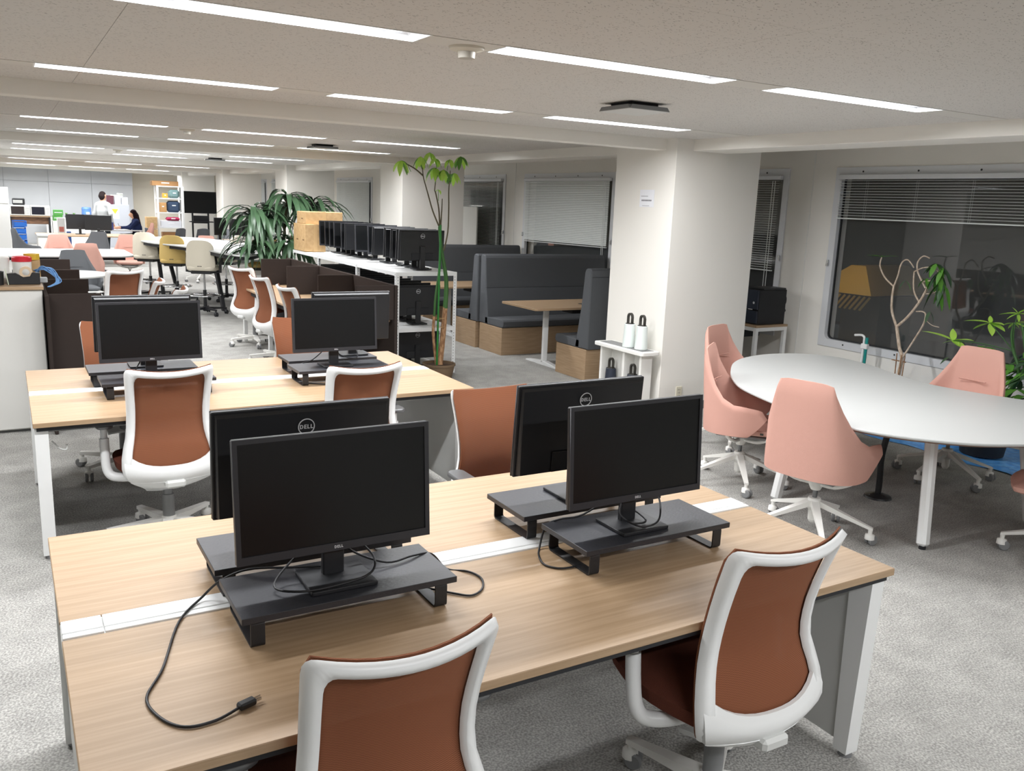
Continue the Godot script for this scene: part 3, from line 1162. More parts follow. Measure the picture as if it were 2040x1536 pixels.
func make_riser() -> Node3D:
	var t := thing("monitor_riser", "riser", "monitor stand")
	var st := ST()
	cb(st, Vector3(0, 0.083, 0), Vector3(0.594, 0.018, 0.262), 0.0012)
	obj("shelf", st, M.riser, t)
	for s in [-1.0, 1.0]:
		st = ST()
		var o := []
		var i := []
		var n := []
		for p in rrect(0.236, 0.0735, 0.012, 3):
			o.append(Vector3(s * 0.255 - 0.018, 0.03725 + p.y, p.x))
		for p in rrect(0.226, 0.0635, 0.008, 3):
			i.append(Vector3(s * 0.255 - 0.018, 0.03725 + p.y, p.x))
			n.append(Vector3.RIGHT)
		band(st, i, o, n, 0.036)
		obj("leg_loop", st, M.black, t)
	return t

func cable(label: String, pts: Array, r := 0.0034, called := "monitor_cable", cat := "cable") -> Node3D:
	var st := ST(true)
	tube(st, smooth_path(pts, 6), r, 8)
	var o := obj(called, st, M.cable)
	tag(o, label, cat)
	return o

func build_monitors() -> void:
	M.screen_frame_dark = mat(rgb8(30, 31, 34), 0.42)
	var riser := make_riser()
	var mon := make_monitor()
	var top := DESK_Y + 0.0925
	# [x, z, turn, riser x, riser z, place]
	var L := [
		[0.722, -2.125, 0.0, 0.735, -2.132, "monitor %s showing its dark screen beside the loose cable", "under the screen beside the loose cable"],
		[1.737, -2.112, 0.0, 1.765, -2.118, "monitor %s showing its dark screen at the leg-panel end of the cable desk", "under the screen at the leg-panel end of the cable desk"],
		[0.735, -2.46, 180.0, 0.735, -2.452, "monitor %s turned away behind the loose-cable monitor", "under the turned-away monitor beside the loose cable"],
		[1.748, -2.46, 180.0, 1.742, -2.452, "monitor %s turned away at the leg-panel end, facing the brown chair", "under the turned-away monitor opposite the brown chair"],
		[0.667, -5.11, 1.0, 0.69, -5.105, "monitor %s showing a greyish screen above the chair by the white cabinet", "under the greyish screen near the white cabinet"],
		[1.735, -5.11, 0.0, 1.765, -5.11, "monitor %s showing a dark screen on the second desk, rack end", "under the dark screen at the rack end"],
		[0.675, -5.46, 180.0, 0.655, -5.455, "monitor %s turned away on the second desk, cabinet end", "under the turned-away monitor near the white cabinet"],
		[1.965, -5.46, 180.0, 1.80, -5.455, "monitor %s turned away on the second desk, rack end", "under the turned-away monitor at the rack end"],
	]
	for a in L:
		place(riser, "monitor_riser", Vector3(a[3], DESK_Y + 0.0005, a[4]), 0.0, "low black monitor riser " + a[6], "black monitor risers on the desks")
	for a in L:
		place(mon, "monitor", Vector3(a[0], top + 0.0005, a[1]), a[2], "black " + a[5].replace(" %s", ""), "black monitors on the desks")
	# monitors parked on the rack: [z, turned to show the back, x, sideways turn]
	var zs := [[-8.62, true, 3.90, 2.0], [-8.80, true, 3.95, 0.0], [-8.95, true, 3.95, -2.0], [-9.16, true, 3.95, 1.0], [-9.50, true, 3.94, 3.0], [-9.66, false, 3.95, 0.0], [-10.08, false, 3.95, -3.0], [-10.47, true, 3.95, 2.0], [-10.62, false, 3.95, 4.0], [-10.88, false, 3.95, 0.0], [-11.06, false, 3.95, 1.0], [-11.24, false, 3.95, -1.0], [-11.40, false, 3.93, -2.0]]
	for i in zs.size():
		var a: Array = zs[i]
		var ord: String = ["first", "second", "third", "fourth", "fifth", "sixth", "seventh", "eighth", "ninth", "tenth", "eleventh", "twelfth", "thirteenth"][i]
		place(mon, "monitor", Vector3(a[2], 1.112, a[0]), (180.0 if a[1] else 0.0) + a[3], "black monitor parked on top of the rack, %s from the tall money tree" % ord, "monitors parked on the rack")
	for y in 2:
		for i in 12:
			var sy: float = [0.517, 0.036][y]
			var ord: String = ["first", "second", "third", "fourth", "fifth", "sixth", "seventh", "eighth", "ninth", "tenth", "eleventh", "twelfth"][i]
			place(mon, "monitor", Vector3(3.86 + 0.01 * (i % 3), sy, -8.62 - 0.27 * i), 180.0 + 2.0 * (i % 3), "black monitor parked on the %s shelf of the rack, %s from the tall money tree" % [["middle", "bottom"][y], ord], "monitors parked inside the rack")
	# loose power cable on the front desk, with its plug
	var y := DESK_Y + 0.0045
	var c := Node3D.new()
	put("power_cable", c)
	tag(c, "thin black power cable lying in a loop on the desk, plug end free", "cable")
	var st := ST(true)
	tube(st, smooth_path([Vector3(0.70, 0.83, -2.19), Vector3(0.62, 0.825, -2.23), Vector3(0.52, 0.82, -2.275), Vector3(0.45, 0.79, -2.30), Vector3(0.405, y + 0.01, -2.335), Vector3(0.327, y, -2.235), Vector3(0.254, y, -2.013), Vector3(0.202, y, -1.896), Vector3(0.217, y, -1.802), Vector3(0.258, y, -1.745), Vector3(0.32, y, -1.74), Vector3(0.375, y + 0.004, -1.76)], 6), 0.0035, 8)
	obj("lead", st, M.cable, c)
	st = ST()
	bar(st, Vector3(0.372, y + 0.006, -1.7585), Vector3(0.412, y + 0.006, -1.772), 0.022, 0.016, 0.004)
	obj("plug", st, M.black, c)
	st = ST()
	for s in [-0.005, 0.005]:
		bar(st, Vector3(0.411, y + 0.006, -1.7715 + s), Vector3(0.426, y + 0.006, -1.7765 + s), 0.0016, 0.006)
	obj("prong", st, M.chrome, c)
	cable("black cable curling off the right end of the riser by the loose cable", [Vector3(0.74, 0.93, -2.16), Vector3(0.79, 0.86, -2.19), Vector3(0.88, 0.824, -2.15), Vector3(0.97, 0.82, -2.17), Vector3(1.045, 0.80, -2.2), Vector3(1.115, y, -2.235), Vector3(1.165, y, -2.19), Vector3(1.18, y, -2.13), Vector3(1.15, y, -2.065), Vector3(1.10, y, -2.037), Vector3(1.06, y, -2.07), Vector3(1.0, y, -2.14)])
	cable("black cable looped round the stand of the loose-cable monitor", [Vector3(0.70, 0.93, -2.16), Vector3(0.62, 0.87, -2.18), Vector3(0.55, 0.83, -2.12), Vector3(0.60, 0.829, -2.06), Vector3(0.70, 0.829, -2.055), Vector3(0.80, 0.835, -2.075), Vector3(0.83, 0.86, -2.12), Vector3(0.80, 0.90, -2.17)], 0.0032)
	cable("black cable drooping from the leg-panel end riser onto the desk", [Vector3(1.70, 0.92, -2.15), Vector3(1.60, 0.84, -2.2), Vector3(1.53, 0.822, -2.235), Vector3(1.50, 0.79, -2.27), Vector3(1.465, y, -2.25), Vector3(1.427, y, -2.19), Vector3(1.41, y, -2.13), Vector3(1.435, y, -2.088), Vector3(1.475, y, -2.077), Vector3(1.515, y, -2.08)])
	cable("black cable looped round the stand of the leg-panel end monitor", [Vector3(1.75, 0.93, -2.15), Vector3(1.69, 0.86, -2.12), Vector3(1.72, 0.832, -2.05), Vector3(1.80, 0.835, -2.055), Vector3(1.86, 0.87, -2.12), Vector3(1.865, 0.91, -2.17), Vector3(1.83, 0.90, -2.2), Vector3(1.78, 0.86, -2.2), Vector3(1.77, 0.835, -2.08), Vector3(1.70, 0.84, -2.06)], 0.0032)
	cable("black cable under the second desk's rack end riser", [Vector3(1.70, 0.93, -5.15), Vector3(1.62, 0.84, -5.2), Vector3(1.55, 0.80, -5.25), Vector3(1.50, y, -5.2), Vector3(1.52, y, -5.08), Vector3(1.60, y, -5.0), Vector3(1.68, y, -4.97)])
	cable("black cable hanging below the greyish screen of the second desk", [Vector3(0.63, 0.93, -5.15), Vector3(0.58, 0.86, -5.1), Vector3(0.56, 0.822, -5.05), Vector3(0.54, 0.822, -5.0), Vector3(0.6, 0.822, -4.99)])
	cable("black cable crossing behind the right screen of the second desk", [Vector3(1.74, 0.93, -5.15), Vector3(1.80, 0.86, -5.2), Vector3(1.9, 0.83, -5.22), Vector3(1.97, 0.84, -5.35), Vector3(1.95, 0.93, -5.44)])

# ---------------------------------------------------------------- white slotted rack
func build_rack() -> void:
	var t := thing("metal_rack", "long white slotted-angle metal rack holding parked black monitors", "rack", Vector3(3.84, 0, -10.2))
	var zs := [1.87, 0.7, -0.75, -1.86]
	var st := ST()
	# one angle post with a row of dark slots
	cb(st, Vector3(0.0, 0.5535, 0.0185), Vector3(0.003, 1.107, 0.04))
	cb(st, Vector3(0.0185, 0.5535, 0.0), Vector3(0.04, 1.107, 0.003))
	st.generate_normals()
	var post := st.commit()
	st = ST(true)
	for k in 34:
		var y := 0.03 + k * 0.032
		cyl(st, Vector3(0.022, y, -0.0012), Vector3(0.022, y, 0.0022), 0.0055, -1, 6)
		cyl(st, Vector3(-0.0018, y, 0.022), Vector3(0.0012, y, 0.022), 0.0055, -1, 6)
	st.generate_normals()
	var holes := st.commit()
	for z in zs:
		for s in [-1.0, 1.0]:
			# the open side of the angle looks inwards
			var end: float = -1.0 if z > 0.0 else 1.0
			var bs := Basis(Vector3(-s, 0, 0), Vector3.UP, Vector3(0, 0, end))
			var p := inst("post", post, M.white, t, Transform3D(bs, Vector3(s * 0.352, 0, z)))
			inst("slot_row", holes, M.caster_grey, p, Transform3D(Basis(), Vector3(-0.0004, 0, -0.0004)))
	for y in [1.107, 0.512, 0.031]:
		st = ST()
		cb(st, Vector3(0, y - 0.004, 0), Vector3(0.70, 0.006, 3.72))
		for s in [-1.0, 1.0]:
			var lip := minf(0.038, y - 0.002)
			cb(st, Vector3(s * 0.3495, y - 0.001 - lip / 2, 0), Vector3(0.003, lip, 3.74))
			cb(st, Vector3(0, y - 0.001 - lip / 2, s * 1.871), Vector3(0.70, lip, 0.003))
		obj("shelf", st, M.white, t)
	# cardboard boxes at the far end
	var bx := func(label: String, c: Vector3, s: Vector3) -> void:
		var o := thing("cardboard_box", label, "box", Vector3(c.x, c.y, c.z), 0.0, "cardboard boxes on the rack")
		var q := ST()
		cb(q, Vector3(0, s.y / 2, 0), s, 0.004)
		obj("carton", q, M.cardboard, o)
		q = ST()
		cb(q, Vector3(0, s.y / 2, s.z / 2), Vector3(0.05, s.y * 1.004, 0.002), 0.0)
		cb(q, Vector3(0, s.y + 0.0005, 0), Vector3(0.05, 0.001, s.z), 0.0)
		obj("tape", q, mat(rgb8(196, 162, 116), 0.35), o)
		q = ST()
		cb(q, Vector3(-s.x / 2 - 0.0006, s.y * 0.42, 0.04), Vector3(0.001, 0.018, 0.07), 0.0)
		obj("print", q, mat(rgb8(120, 90, 58), 0.8), o)
	bx.call("closed cardboard box at the far end of the rack, under the wide box", Vector3(3.64, 1.1125, -11.92), Vector3(0.28, 0.365, 0.27))
	bx.call("closed cardboard box next to the rack monitors, under the wide box", Vector3(3.64, 1.1125, -11.645), Vector3(0.28, 0.365, 0.27))
	bx.call("wide cardboard box lying on top of two boxes on the rack", Vector3(3.79, 1.4785, -11.79), Vector3(0.52, 0.165, 0.4))

# ---------------------------------------------------------------- booth benches and tables
func bench(label: String, at: Vector3, turn: float, len: float) -> void:
	# origin at the open end, bottom of the backrest rear; bench runs along +x, seat looks to +z
	var t := thing("booth_bench", label, "bench", at, turn, "grey high-backed booth benches")
	var st := ST()
	cb(st, Vector3(len / 2, 0.17, 0.31), Vector3(len, 0.34, 0.58), 0.003)
	obj("wooden_base", st, M.wood_side, t)
	# seat cushion with rounded front
	st = ST()
	var prof := PackedVector2Array([Vector2(0.16, 0.345), Vector2(0.60, 0.345), Vector2(0.628, 0.36), Vector2(0.635, 0.385), Vector2(0.63, 0.42), Vector2(0.61, 0.438), Vector2(0.57, 0.445), Vector2(0.16, 0.43)])
	ext(st, prof, 0.0, len, Transform3D(Basis(Vector3(0, 0, 1), Vector3(0, 1, 0), Vector3(1, 0, 0)), Vector3.ZERO), false, 0.006)
	obj("seat_cushion", st, M.sofa, t)
	# leaning back
	st = ST()
	prof = PackedVector2Array([Vector2(0.0, 0.345), Vector2(0.235, 0.345), Vector2(0.16, 0.79), Vector2(0.155, 0.795), Vector2(0.158, 0.80), Vector2(0.12, 1.17), Vector2(0.105, 1.2), Vector2(0.08, 1.21), Vector2(0.025, 1.21), Vector2(0.0, 1.19)])
	ext(st, prof, 0.0, len, Transform3D(Basis(Vector3(0, 0, 1), Vector3(0, 1, 0), Vector3(1, 0, 0)), Vector3.ZERO), false, 0.012)
	var back := obj("backrest", st, M.sofa, t)
	st = ST()
	cb(st, Vector3(len / 2, 0.797, 0.156), Vector3(len - 0.03, 0.004, 0.004), 0.001)
	cb(st, Vector3(len / 2, 1.12, -0.001), Vector3(len - 0.03, 0.003, 0.004), 0.001)
	obj("seam", st, M.black_matte, back)

func booth_table(label: String, at: Vector3) -> void:
	var t := thing("booth_table", label, "table", at, 0.0, "oak booth tables")
	var st := ST()
	ext(st, rrect(1.5, 0.78, 0.03, 3), 0.0, 0.025, flat_up(0.695), false, 0.002)
	obj("tabletop", st, M.wood, t)
	for s in [-1.0, 1.0]:
		st = ST()
		cb(st, Vector3(s * 0.36, 0.36, 0), Vector3(0.07, 0.66, 0.035), 0.006)
		obj("column", st, M.white, t)
		st = ST()
		var p := PackedVector2Array([Vector2(-0.36, 0.0), Vector2(0.36, 0.0), Vector2(0.36, 0.015), Vector2(0.06, 0.05), Vector2(-0.06, 0.05), Vector2(-0.36, 0.015)])
		ext(st, p, -0.035, 0.035, Transform3D(Basis(Vector3(0, 0, 1), Vector3(0, 1, 0), Vector3(-1, 0, 0)), Vector3(s * 0.36, 0, 0)), false, 0.003)
		obj("foot", st, M.white, t)
	st = ST()
	cb(st, Vector3(0.25, 0.722, 0.1), Vector3(0.4, 0.006, 0.10), 0.002)
	obj("power_box_lid", st, M.black, t)
	st = ST()
	cb(st, Vector3(0.2, 0.655, 0.05), Vector3(0.6, 0.07, 0.22), 0.004)
	obj("cable_basket", st, M.black_matte, t)

func build_booths() -> void:
	# the seat of the nearest bench looks away from the camera (-z); benches two and three stand back to back
	bench("grey booth bench nearest the big pillar, its high back towards the desks", Vector3(7.1, 0, -7.42), 180.0, 1.78)
	bench("long grey booth bench facing the pillar across the oak table", Vector3(5.23, 0, -9.72), 0.0, 1.87)
	bench("grey booth bench back to back with the long bench, facing the far booth", Vector3(7.1, 0, -9.74), 180.0, 1.9)
	bench("grey booth bench at the far end of the booths, behind the rack", Vector3(5.2, 0, -11.99), 0.0, 1.9)
	booth_table("oak booth table with black power box beside the pillar", Vector3(5.78, 0, -8.42))
	booth_table("oak booth table half hidden behind the rack", Vector3(5.7, 0, -10.85))
	# white board leaning above the far booth
	var st := ST()
	cb(st, Vector3(6.95, 0.9, -13.7), Vector3(0.025, 1.76, 1.22), 0.004)
	tag(obj("white_board", st, M.white_matte), "plain white board standing against the window behind the far booth bench", "board")

# ---------------------------------------------------------------- things by the pillar and the window
func portable(label: String, at: Vector3, m: Material, six: bool) -> void:
	var t := thing("portable_charger", label, "power bank", at, 0.0, "portable chargers with carry straps")
	var st := ST(true)
	if six:
		lathe(st, [Vector2(0, 0), Vector2(0.06, 0), Vector2(0.063, 0.006), Vector2(0.052, 0.2), Vector2(0.048, 0.205), Vector2(0, 0.205)], 6)
	else:
		lathe(st, [Vector2(0, 0), Vector2(0.056, 0), Vector2(0.06, 0.006), Vector2(0.05, 0.212), Vector2(0.046, 0.217), Vector2(0, 0.217)], 20)
	obj("body", st, m, t)
	var h := 0.2 if six else 0.212
	st = ST()
	lathe(st, [Vector2(0, h + 0.008), Vector2(0.042, h + 0.008), Vector2(0.044, h)], 16)
	obj("top_cap", st, M.strap, t)
	var o := []
	var i := []
	var n := []
	for p in [[0.036, 0.0], [0.036, 0.07], [0.030, 0.09], [0.016, 0.102], [0.0, 0.106], [-0.016, 0.102], [-0.030, 0.09], [-0.036, 0.07], [-0.036, 0.0]]:
		o.append(Vector3(-0.012, h + p[1], p[0]))
	for p in [[0.024, 0.0], [0.024, 0.068], [0.02, 0.08], [0.010, 0.09], [0.0, 0.093], [-0.010, 0.09], [-0.02, 0.08], [-0.024, 0.068], [-0.024, 0.0]]:
		i.append(Vector3(-0.012, h + p[1], p[0]))
		n.append(Vector3.RIGHT)
	st = ST()
	band(st, i, o, n, 0.024)
	obj("carry_strap", st, M.strap, t)

func build_window_corner() -> void:
	# charging stand along the pillar
	var t := thing("charging_stand", "small white stand holding portable chargers, against the big pillar", "stand", Vector3(4.965, 0, -6.3))
	var st := ST()
	ext(st, rrect(0.22, 0.74, 0.03), 0.0, 0.035, flat_up(0.55), false, 0.005)
	obj("top_shelf", st, M.white_matte, t)
	st = ST()
	cb(st, Vector3(0, 0.586, 0), Vector3(0.14, 0.004, 0.64), 0.001)
	obj("charging_mat", st, M.caster_grey, t)
	for z in [-0.30, 0.05, 0.30]:
		st = ST()
		cb(st, Vector3(0.0, 0.277, z), Vector3(0.13, 0.544, 0.03), 0.003)
		obj("upright", st, M.white_matte, t)
	st = ST()
	cb(st, Vector3(0, 0.125, 0), Vector3(0.17, 0.02, 0.62), 0.002)
	obj("lower_shelf", st, M.white_matte, t)
	st = ST()
	cb(st, Vector3(0.06, 0.33, 0), Vector3(0.01, 0.38, 0.62), 0.002)
	obj("rear_panel", st, M.white_matte, t)
	portable("white portable charger with black strap on the stand, on the booth side", Vector3(4.945, 0.589, -6.24), M.mint, false)
	portable("white portable charger with black strap on the stand, on the desk side", Vector3(4.965, 0.589, -6.085), M.mint, false)
	portable("navy six-sided portable charger on the lower shelf, on the booth side", Vector3(4.955, 0.136, -6.5), M.navy, true)
	portable("navy six-sided portable charger on the lower shelf, on the desk side", Vector3(4.955, 0.136, -6.165), M.navy, true)
	# notice on the pillar
	var nt := thing("paper_notice", "small white paper notice taped high on the big pillar", "notice", Vector3(5.109, 1.945, -6.323))
	st = ST()
	cb(st, Vector3(-0.001, 0, 0), Vector3(0.0016, 0.155, 0.205), 0.0)
	obj("sheet", st, M.paper, nt)
	st = ST()
	cb(st, Vector3(-0.0022, 0.02, -0.035), Vector3(0.0006, 0.004, 0.10), 0.0)
	for k in 7:
		cb(st, Vector3(-0.0022, -0.018, -0.066 + 0.021 * k), Vector3(0.0006, 0.014, 0.015), 0.0)
	cb(st, Vector3(-0.0022, -0.066, -0.01), Vector3(0.0006, 0.003, 0.10), 0.0)
	obj("print", st, mat(rgb8(120, 120, 124), 0.8), nt)
	# socket
	var so := thing("wall_socket", "cream wall socket low on the big pillar", "socket", Vector3(5.348, 0.18, -5.9595))
	st = ST()
	cb(st, Vector3(0, 0, 0.004), Vector3(0.07, 0.12, 0.008), 0.003)
	obj("plate", st, mat(rgb8(226, 220, 200), 0.5), so)
	st = ST()
	for k in [-0.03, 0.0, 0.03]:
		for s in [-0.008, 0.008]:
			cb(st, Vector3(s, k, 0.0085), Vector3(0.003, 0.014, 0.001), 0.0)
	obj("slots", st, M.black, so)
	# computer table between pillar and window
	t = thing("side_table", "narrow white-legged side table with oak top carrying a computer tower", "table", Vector3(6.84, 0, -6.82))
	st = ST()
	cb(st, Vector3(0, 0.708, 0), Vector3(0.46, 0.024, 1.1), 0.002)
	obj("tabletop", st, M.wood, t)
	for sx in [-1.0, 1.0]:
		for sz in [-1.0, 1.0]:
			st = ST()
			cb(st, Vector3(sx * 0.208, 0.348, sz * 0.528), Vector3(0.04, 0.696, 0.04), 0.003)
			obj("leg", st, M.white, t)
	st = ST()
	for sz in [-1.0, 1.0]:
		cb(st, Vector3(0, 0.676, sz * 0.528), Vector3(0.376, 0.04, 0.04), 0.003)
	for sx in [-1.0, 1.0]:
		cb(st, Vector3(sx * 0.208, 0.676, 0), Vector3(0.04, 0.04, 1.016), 0.003)
	obj("apron", st, M.white, t)
	st = ST()
	cb(st, Vector3(0, 0.60, -0.15), Vector3(0.34, 0.1, 0.75), 0.004)
	obj("cable_basket", st, M.black_matte, t)
	# tower
	t = thing("computer_tower", "black computer tower standing on the side table by the window", "computer", Vector3(6.85, 0.7205, -6.40))
	st = ST()
	cb(st, Vector3(0.01, 0.18, 0), Vector3(0.39, 0.36, 0.175), 0.004)
	obj("case", st, M.black_matte, t)
	st = ST()
	cb(st, Vector3(-0.195, 0.255, 0), Vector3(0.02, 0.20, 0.165), 0.004)
	cb(st, Vector3(-0.195, 0.075, 0), Vector3(0.02, 0.13, 0.165), 0.004)
	obj("front_panel", st, mat(rgb8(40, 48, 62), 0.35), t)
	st = ST(true)
	lathe(st, [Vector2(0, 0.002), Vector2(0.013, 0.0015), Vector2(0.013, 0)], 16, Transform3D(Basis(Vector3(0, 0, 1), PI / 2), Vector3(-0.2055, 0.225, 0.03)))
	obj("badge", st, M.logo, t)
	st = ST()
	cb(st, Vector3(-0.2058, 0.155, -0.01), Vector3(0.001, 0.008, 0.06), 0.0)
	obj("disc_slot", st, M.logo, t)
	tag(put("tower_cable", cable_node([Vector3(7.055, 1.02, -6.36), Vector3(7.09, 1.0, -6.35), Vector3(7.095, 0.94, -6.35), Vector3(7.08, 0.9, -6.36), Vector3(7.1, 0.85, -6.35), Vector3(7.06, 0.84, -6.37)])), "short black cable behind the computer tower", "cable")
	st = ST()
	cb(st, Vector3(6.86, 1.091, -6.41), Vector3(0.33, 0.018, 0.23), 0.006)
	tag(obj("closed_laptop", st, M.black), "closed black laptop lying on the computer tower", "laptop")

func cable_node(pts: Array, m: Material = null, r := 0.004) -> MeshInstance3D:
	var st := ST(true)
	tube(st, smooth_path(pts, 5), r, 6)
	st.generate_normals()
	var o := MeshInstance3D.new()
	o.mesh = st.commit()
	o.material_override = m if m else M.cable
	return o

# ---------------------------------------------------------------- meeting table with upholstered chairs
func shell_point(u: float, v: float, inset: float) -> Vector3:
	# u runs from one arm front (-1) round the back (0) to the other arm front (1); v from the bottom edge (0) to the rim (1)
	var s := 1.0 if u >= 0.0 else -1.0
	var a := absf(u)
	# plan of the bottom edge: rounded back, then the arms
	var bx := 0.0
	var bz := 0.0
	var hw := 0.285 - inset
	if a < 0.55:
		var t := a / 0.55 * PI / 2
		bx = hw * pow(sin(t), 0.8)
		bz = 0.02 + (0.235 - inset) * pow(maxf(cos(t), 0.0), 0.7)
	else:
		var t := (a - 0.55) / 0.45
		bx = hw - 0.015 * t * t
		bz = 0.02 - 0.09 * t
	# rim height and its place
	var rise := 1.0 - smoothstep(0.27, 0.56, a)
	var top := lerpf(0.605, 0.955, rise) - 0.02 * smoothstep(0.6, 1.0, a) - 0.05 * smoothstep(0.88, 1.0, a)
	var tx := lerpf(bx + 0.022, minf(a / 0.27, 1.0) * (0.162 - inset * 0.5), rise)
	var tz := lerpf(bz + 0.01 - 0.13 * smoothstep(0.55, 1.0, a), 0.275 - inset, rise)
	if rise > 0.98:
		top -= 0.012 * pow(a / 0.27, 6.0)
	var y := lerpf(0.395, top, v)
	var k := pow(v, 1.15) if rise > 0.5 else v
	# the back is drawn in above the arms
	return Vector3(s * lerpf(bx, tx, k), y, lerpf(bz, tz, pow(v, 0.8)))

func make_shell_chair(m: Material, legm: Material, cm: Material, four := true) -> Node3D:
	var t := thing("shell_chair", "chair", "chair")
	var st := ST(true)
	var a := []
	var b := []
	for i in 41:
		var u := -1.0 + i / 20.0
		var ra := []
		var rb := []
		for j in 13:
			var v := j / 12.0
			var ins := 0.05 * (1.0 - 0.35 * v)
			# roll the rim over
			var e := smoothstep(0.86, 1.0, v)
			ra.append(shell_point(u, v, 0.0).lerp(shell_point(u, v, ins), 0.42 * e * e))
			rb.append(shell_point(u, v, ins).lerp(shell_point(u, v, 0.0), 0.42 * e * e) - Vector3(0, 0.0 , 0))
		a.append(ra)
		b.append(rb)
	slab(st, a, b)
	var sh := obj("shell", st, m, t)
	st = ST(true)
	tube(st, smooth_path([Vector3(-0.10, 0.72, 0.185), Vector3(0, 0.715, 0.212), Vector3(0.10, 0.72, 0.185)], 5), 0.004, 6)
	obj("back_seam", st, m, sh)
	# cushion
	st = ST(true)
	var g := []
	var g2 := []
	for i in 13:
		var row := []
		var row2 := []
		for j in 13:
			var x := -1.0 + i / 6.0
			var z := -1.0 + j / 6.0
			var k := maxf(absf(x), absf(z))
			var d := maxf(Vector2(x, z).length(), 0.001)
			var f := lerpf(1.0, k / d, 0.45)
			var e := pow(k, 5.0)
			row.append(Vector3(x * f * 0.25, 0.475 - 0.035 * e, z * f * 0.27 - 0.06))
			row2.append(Vector3(x * f * 0.245, 0.385 + 0.03 * e, z * f * 0.265 - 0.06))
		g.append(row)
		g2.append(row2)
	slab(st, g2, g)
	var cu := obj("seat_cushion", st, m, t)
	st = ST()
	for s in [-1.0, 1.0]:
		cb(st, Vector3(s * 0.2485, 0.425, -0.16), Vector3(0.006, 0.012, 0.022), 0.001)
	obj("fabric_tab", st, M.strap, cu)
	# carrier under the seat
	st = ST(true)
	for s in [-1.0, 1.0]:
		tube(st, smooth_path([Vector3(0, 0.315, 0.0), Vector3(s * 0.12, 0.325, 0.03), Vector3(s * 0.22, 0.375, 0.06), Vector3(s * 0.24, 0.395, 0.06)], 4), 0.014, 8)
		tube(st, smooth_path([Vector3(0, 0.315, 0.0), Vector3(s * 0.10, 0.33, -0.12), Vector3(s * 0.17, 0.375, -0.2), Vector3(s * 0.18, 0.39, -0.21)], 4), 0.013, 8)
	lathe(st, [Vector2(0, 0.335), Vector2(0.05, 0.33), Vector2(0.04, 0.30), Vector2(0.028, 0.275), Vector2(0, 0.275)], 14)
	obj("seat_carrier", st, legm, t)
	st = ST()
	cb(st, Vector3(0, 0.372, -0.02), Vector3(0.34, 0.022, 0.34), 0.006)
	obj("seat_pan", st, M.caster_grey, t)
	st = ST(true)
	cyl(st, Vector3(0, 0.29, 0), Vector3(0, 0.20, 0), 0.014, 0.014, 10)
	lathe(st, [Vector2(0.03, 0.222), Vector2(0.034, 0.215), Vector2(0.03, 0.205), Vector2(0.0, 0.205)], 12)
	obj("gas_column", st, M.steel_grey, t)
	# long slender legs from a raised hub
	star_base(t, 5, 0.335, 0.195, legm, 0.0, cm, 0.03, 0.03)
	st = ST(true)
	lathe(st, [Vector2(0.03, 0.19), Vector2(0.026, 0.09), Vector2(0.018, 0.075), Vector2(0.0, 0.075)], 12)
	obj("hub_sleeve", st, legm, t)
	return t

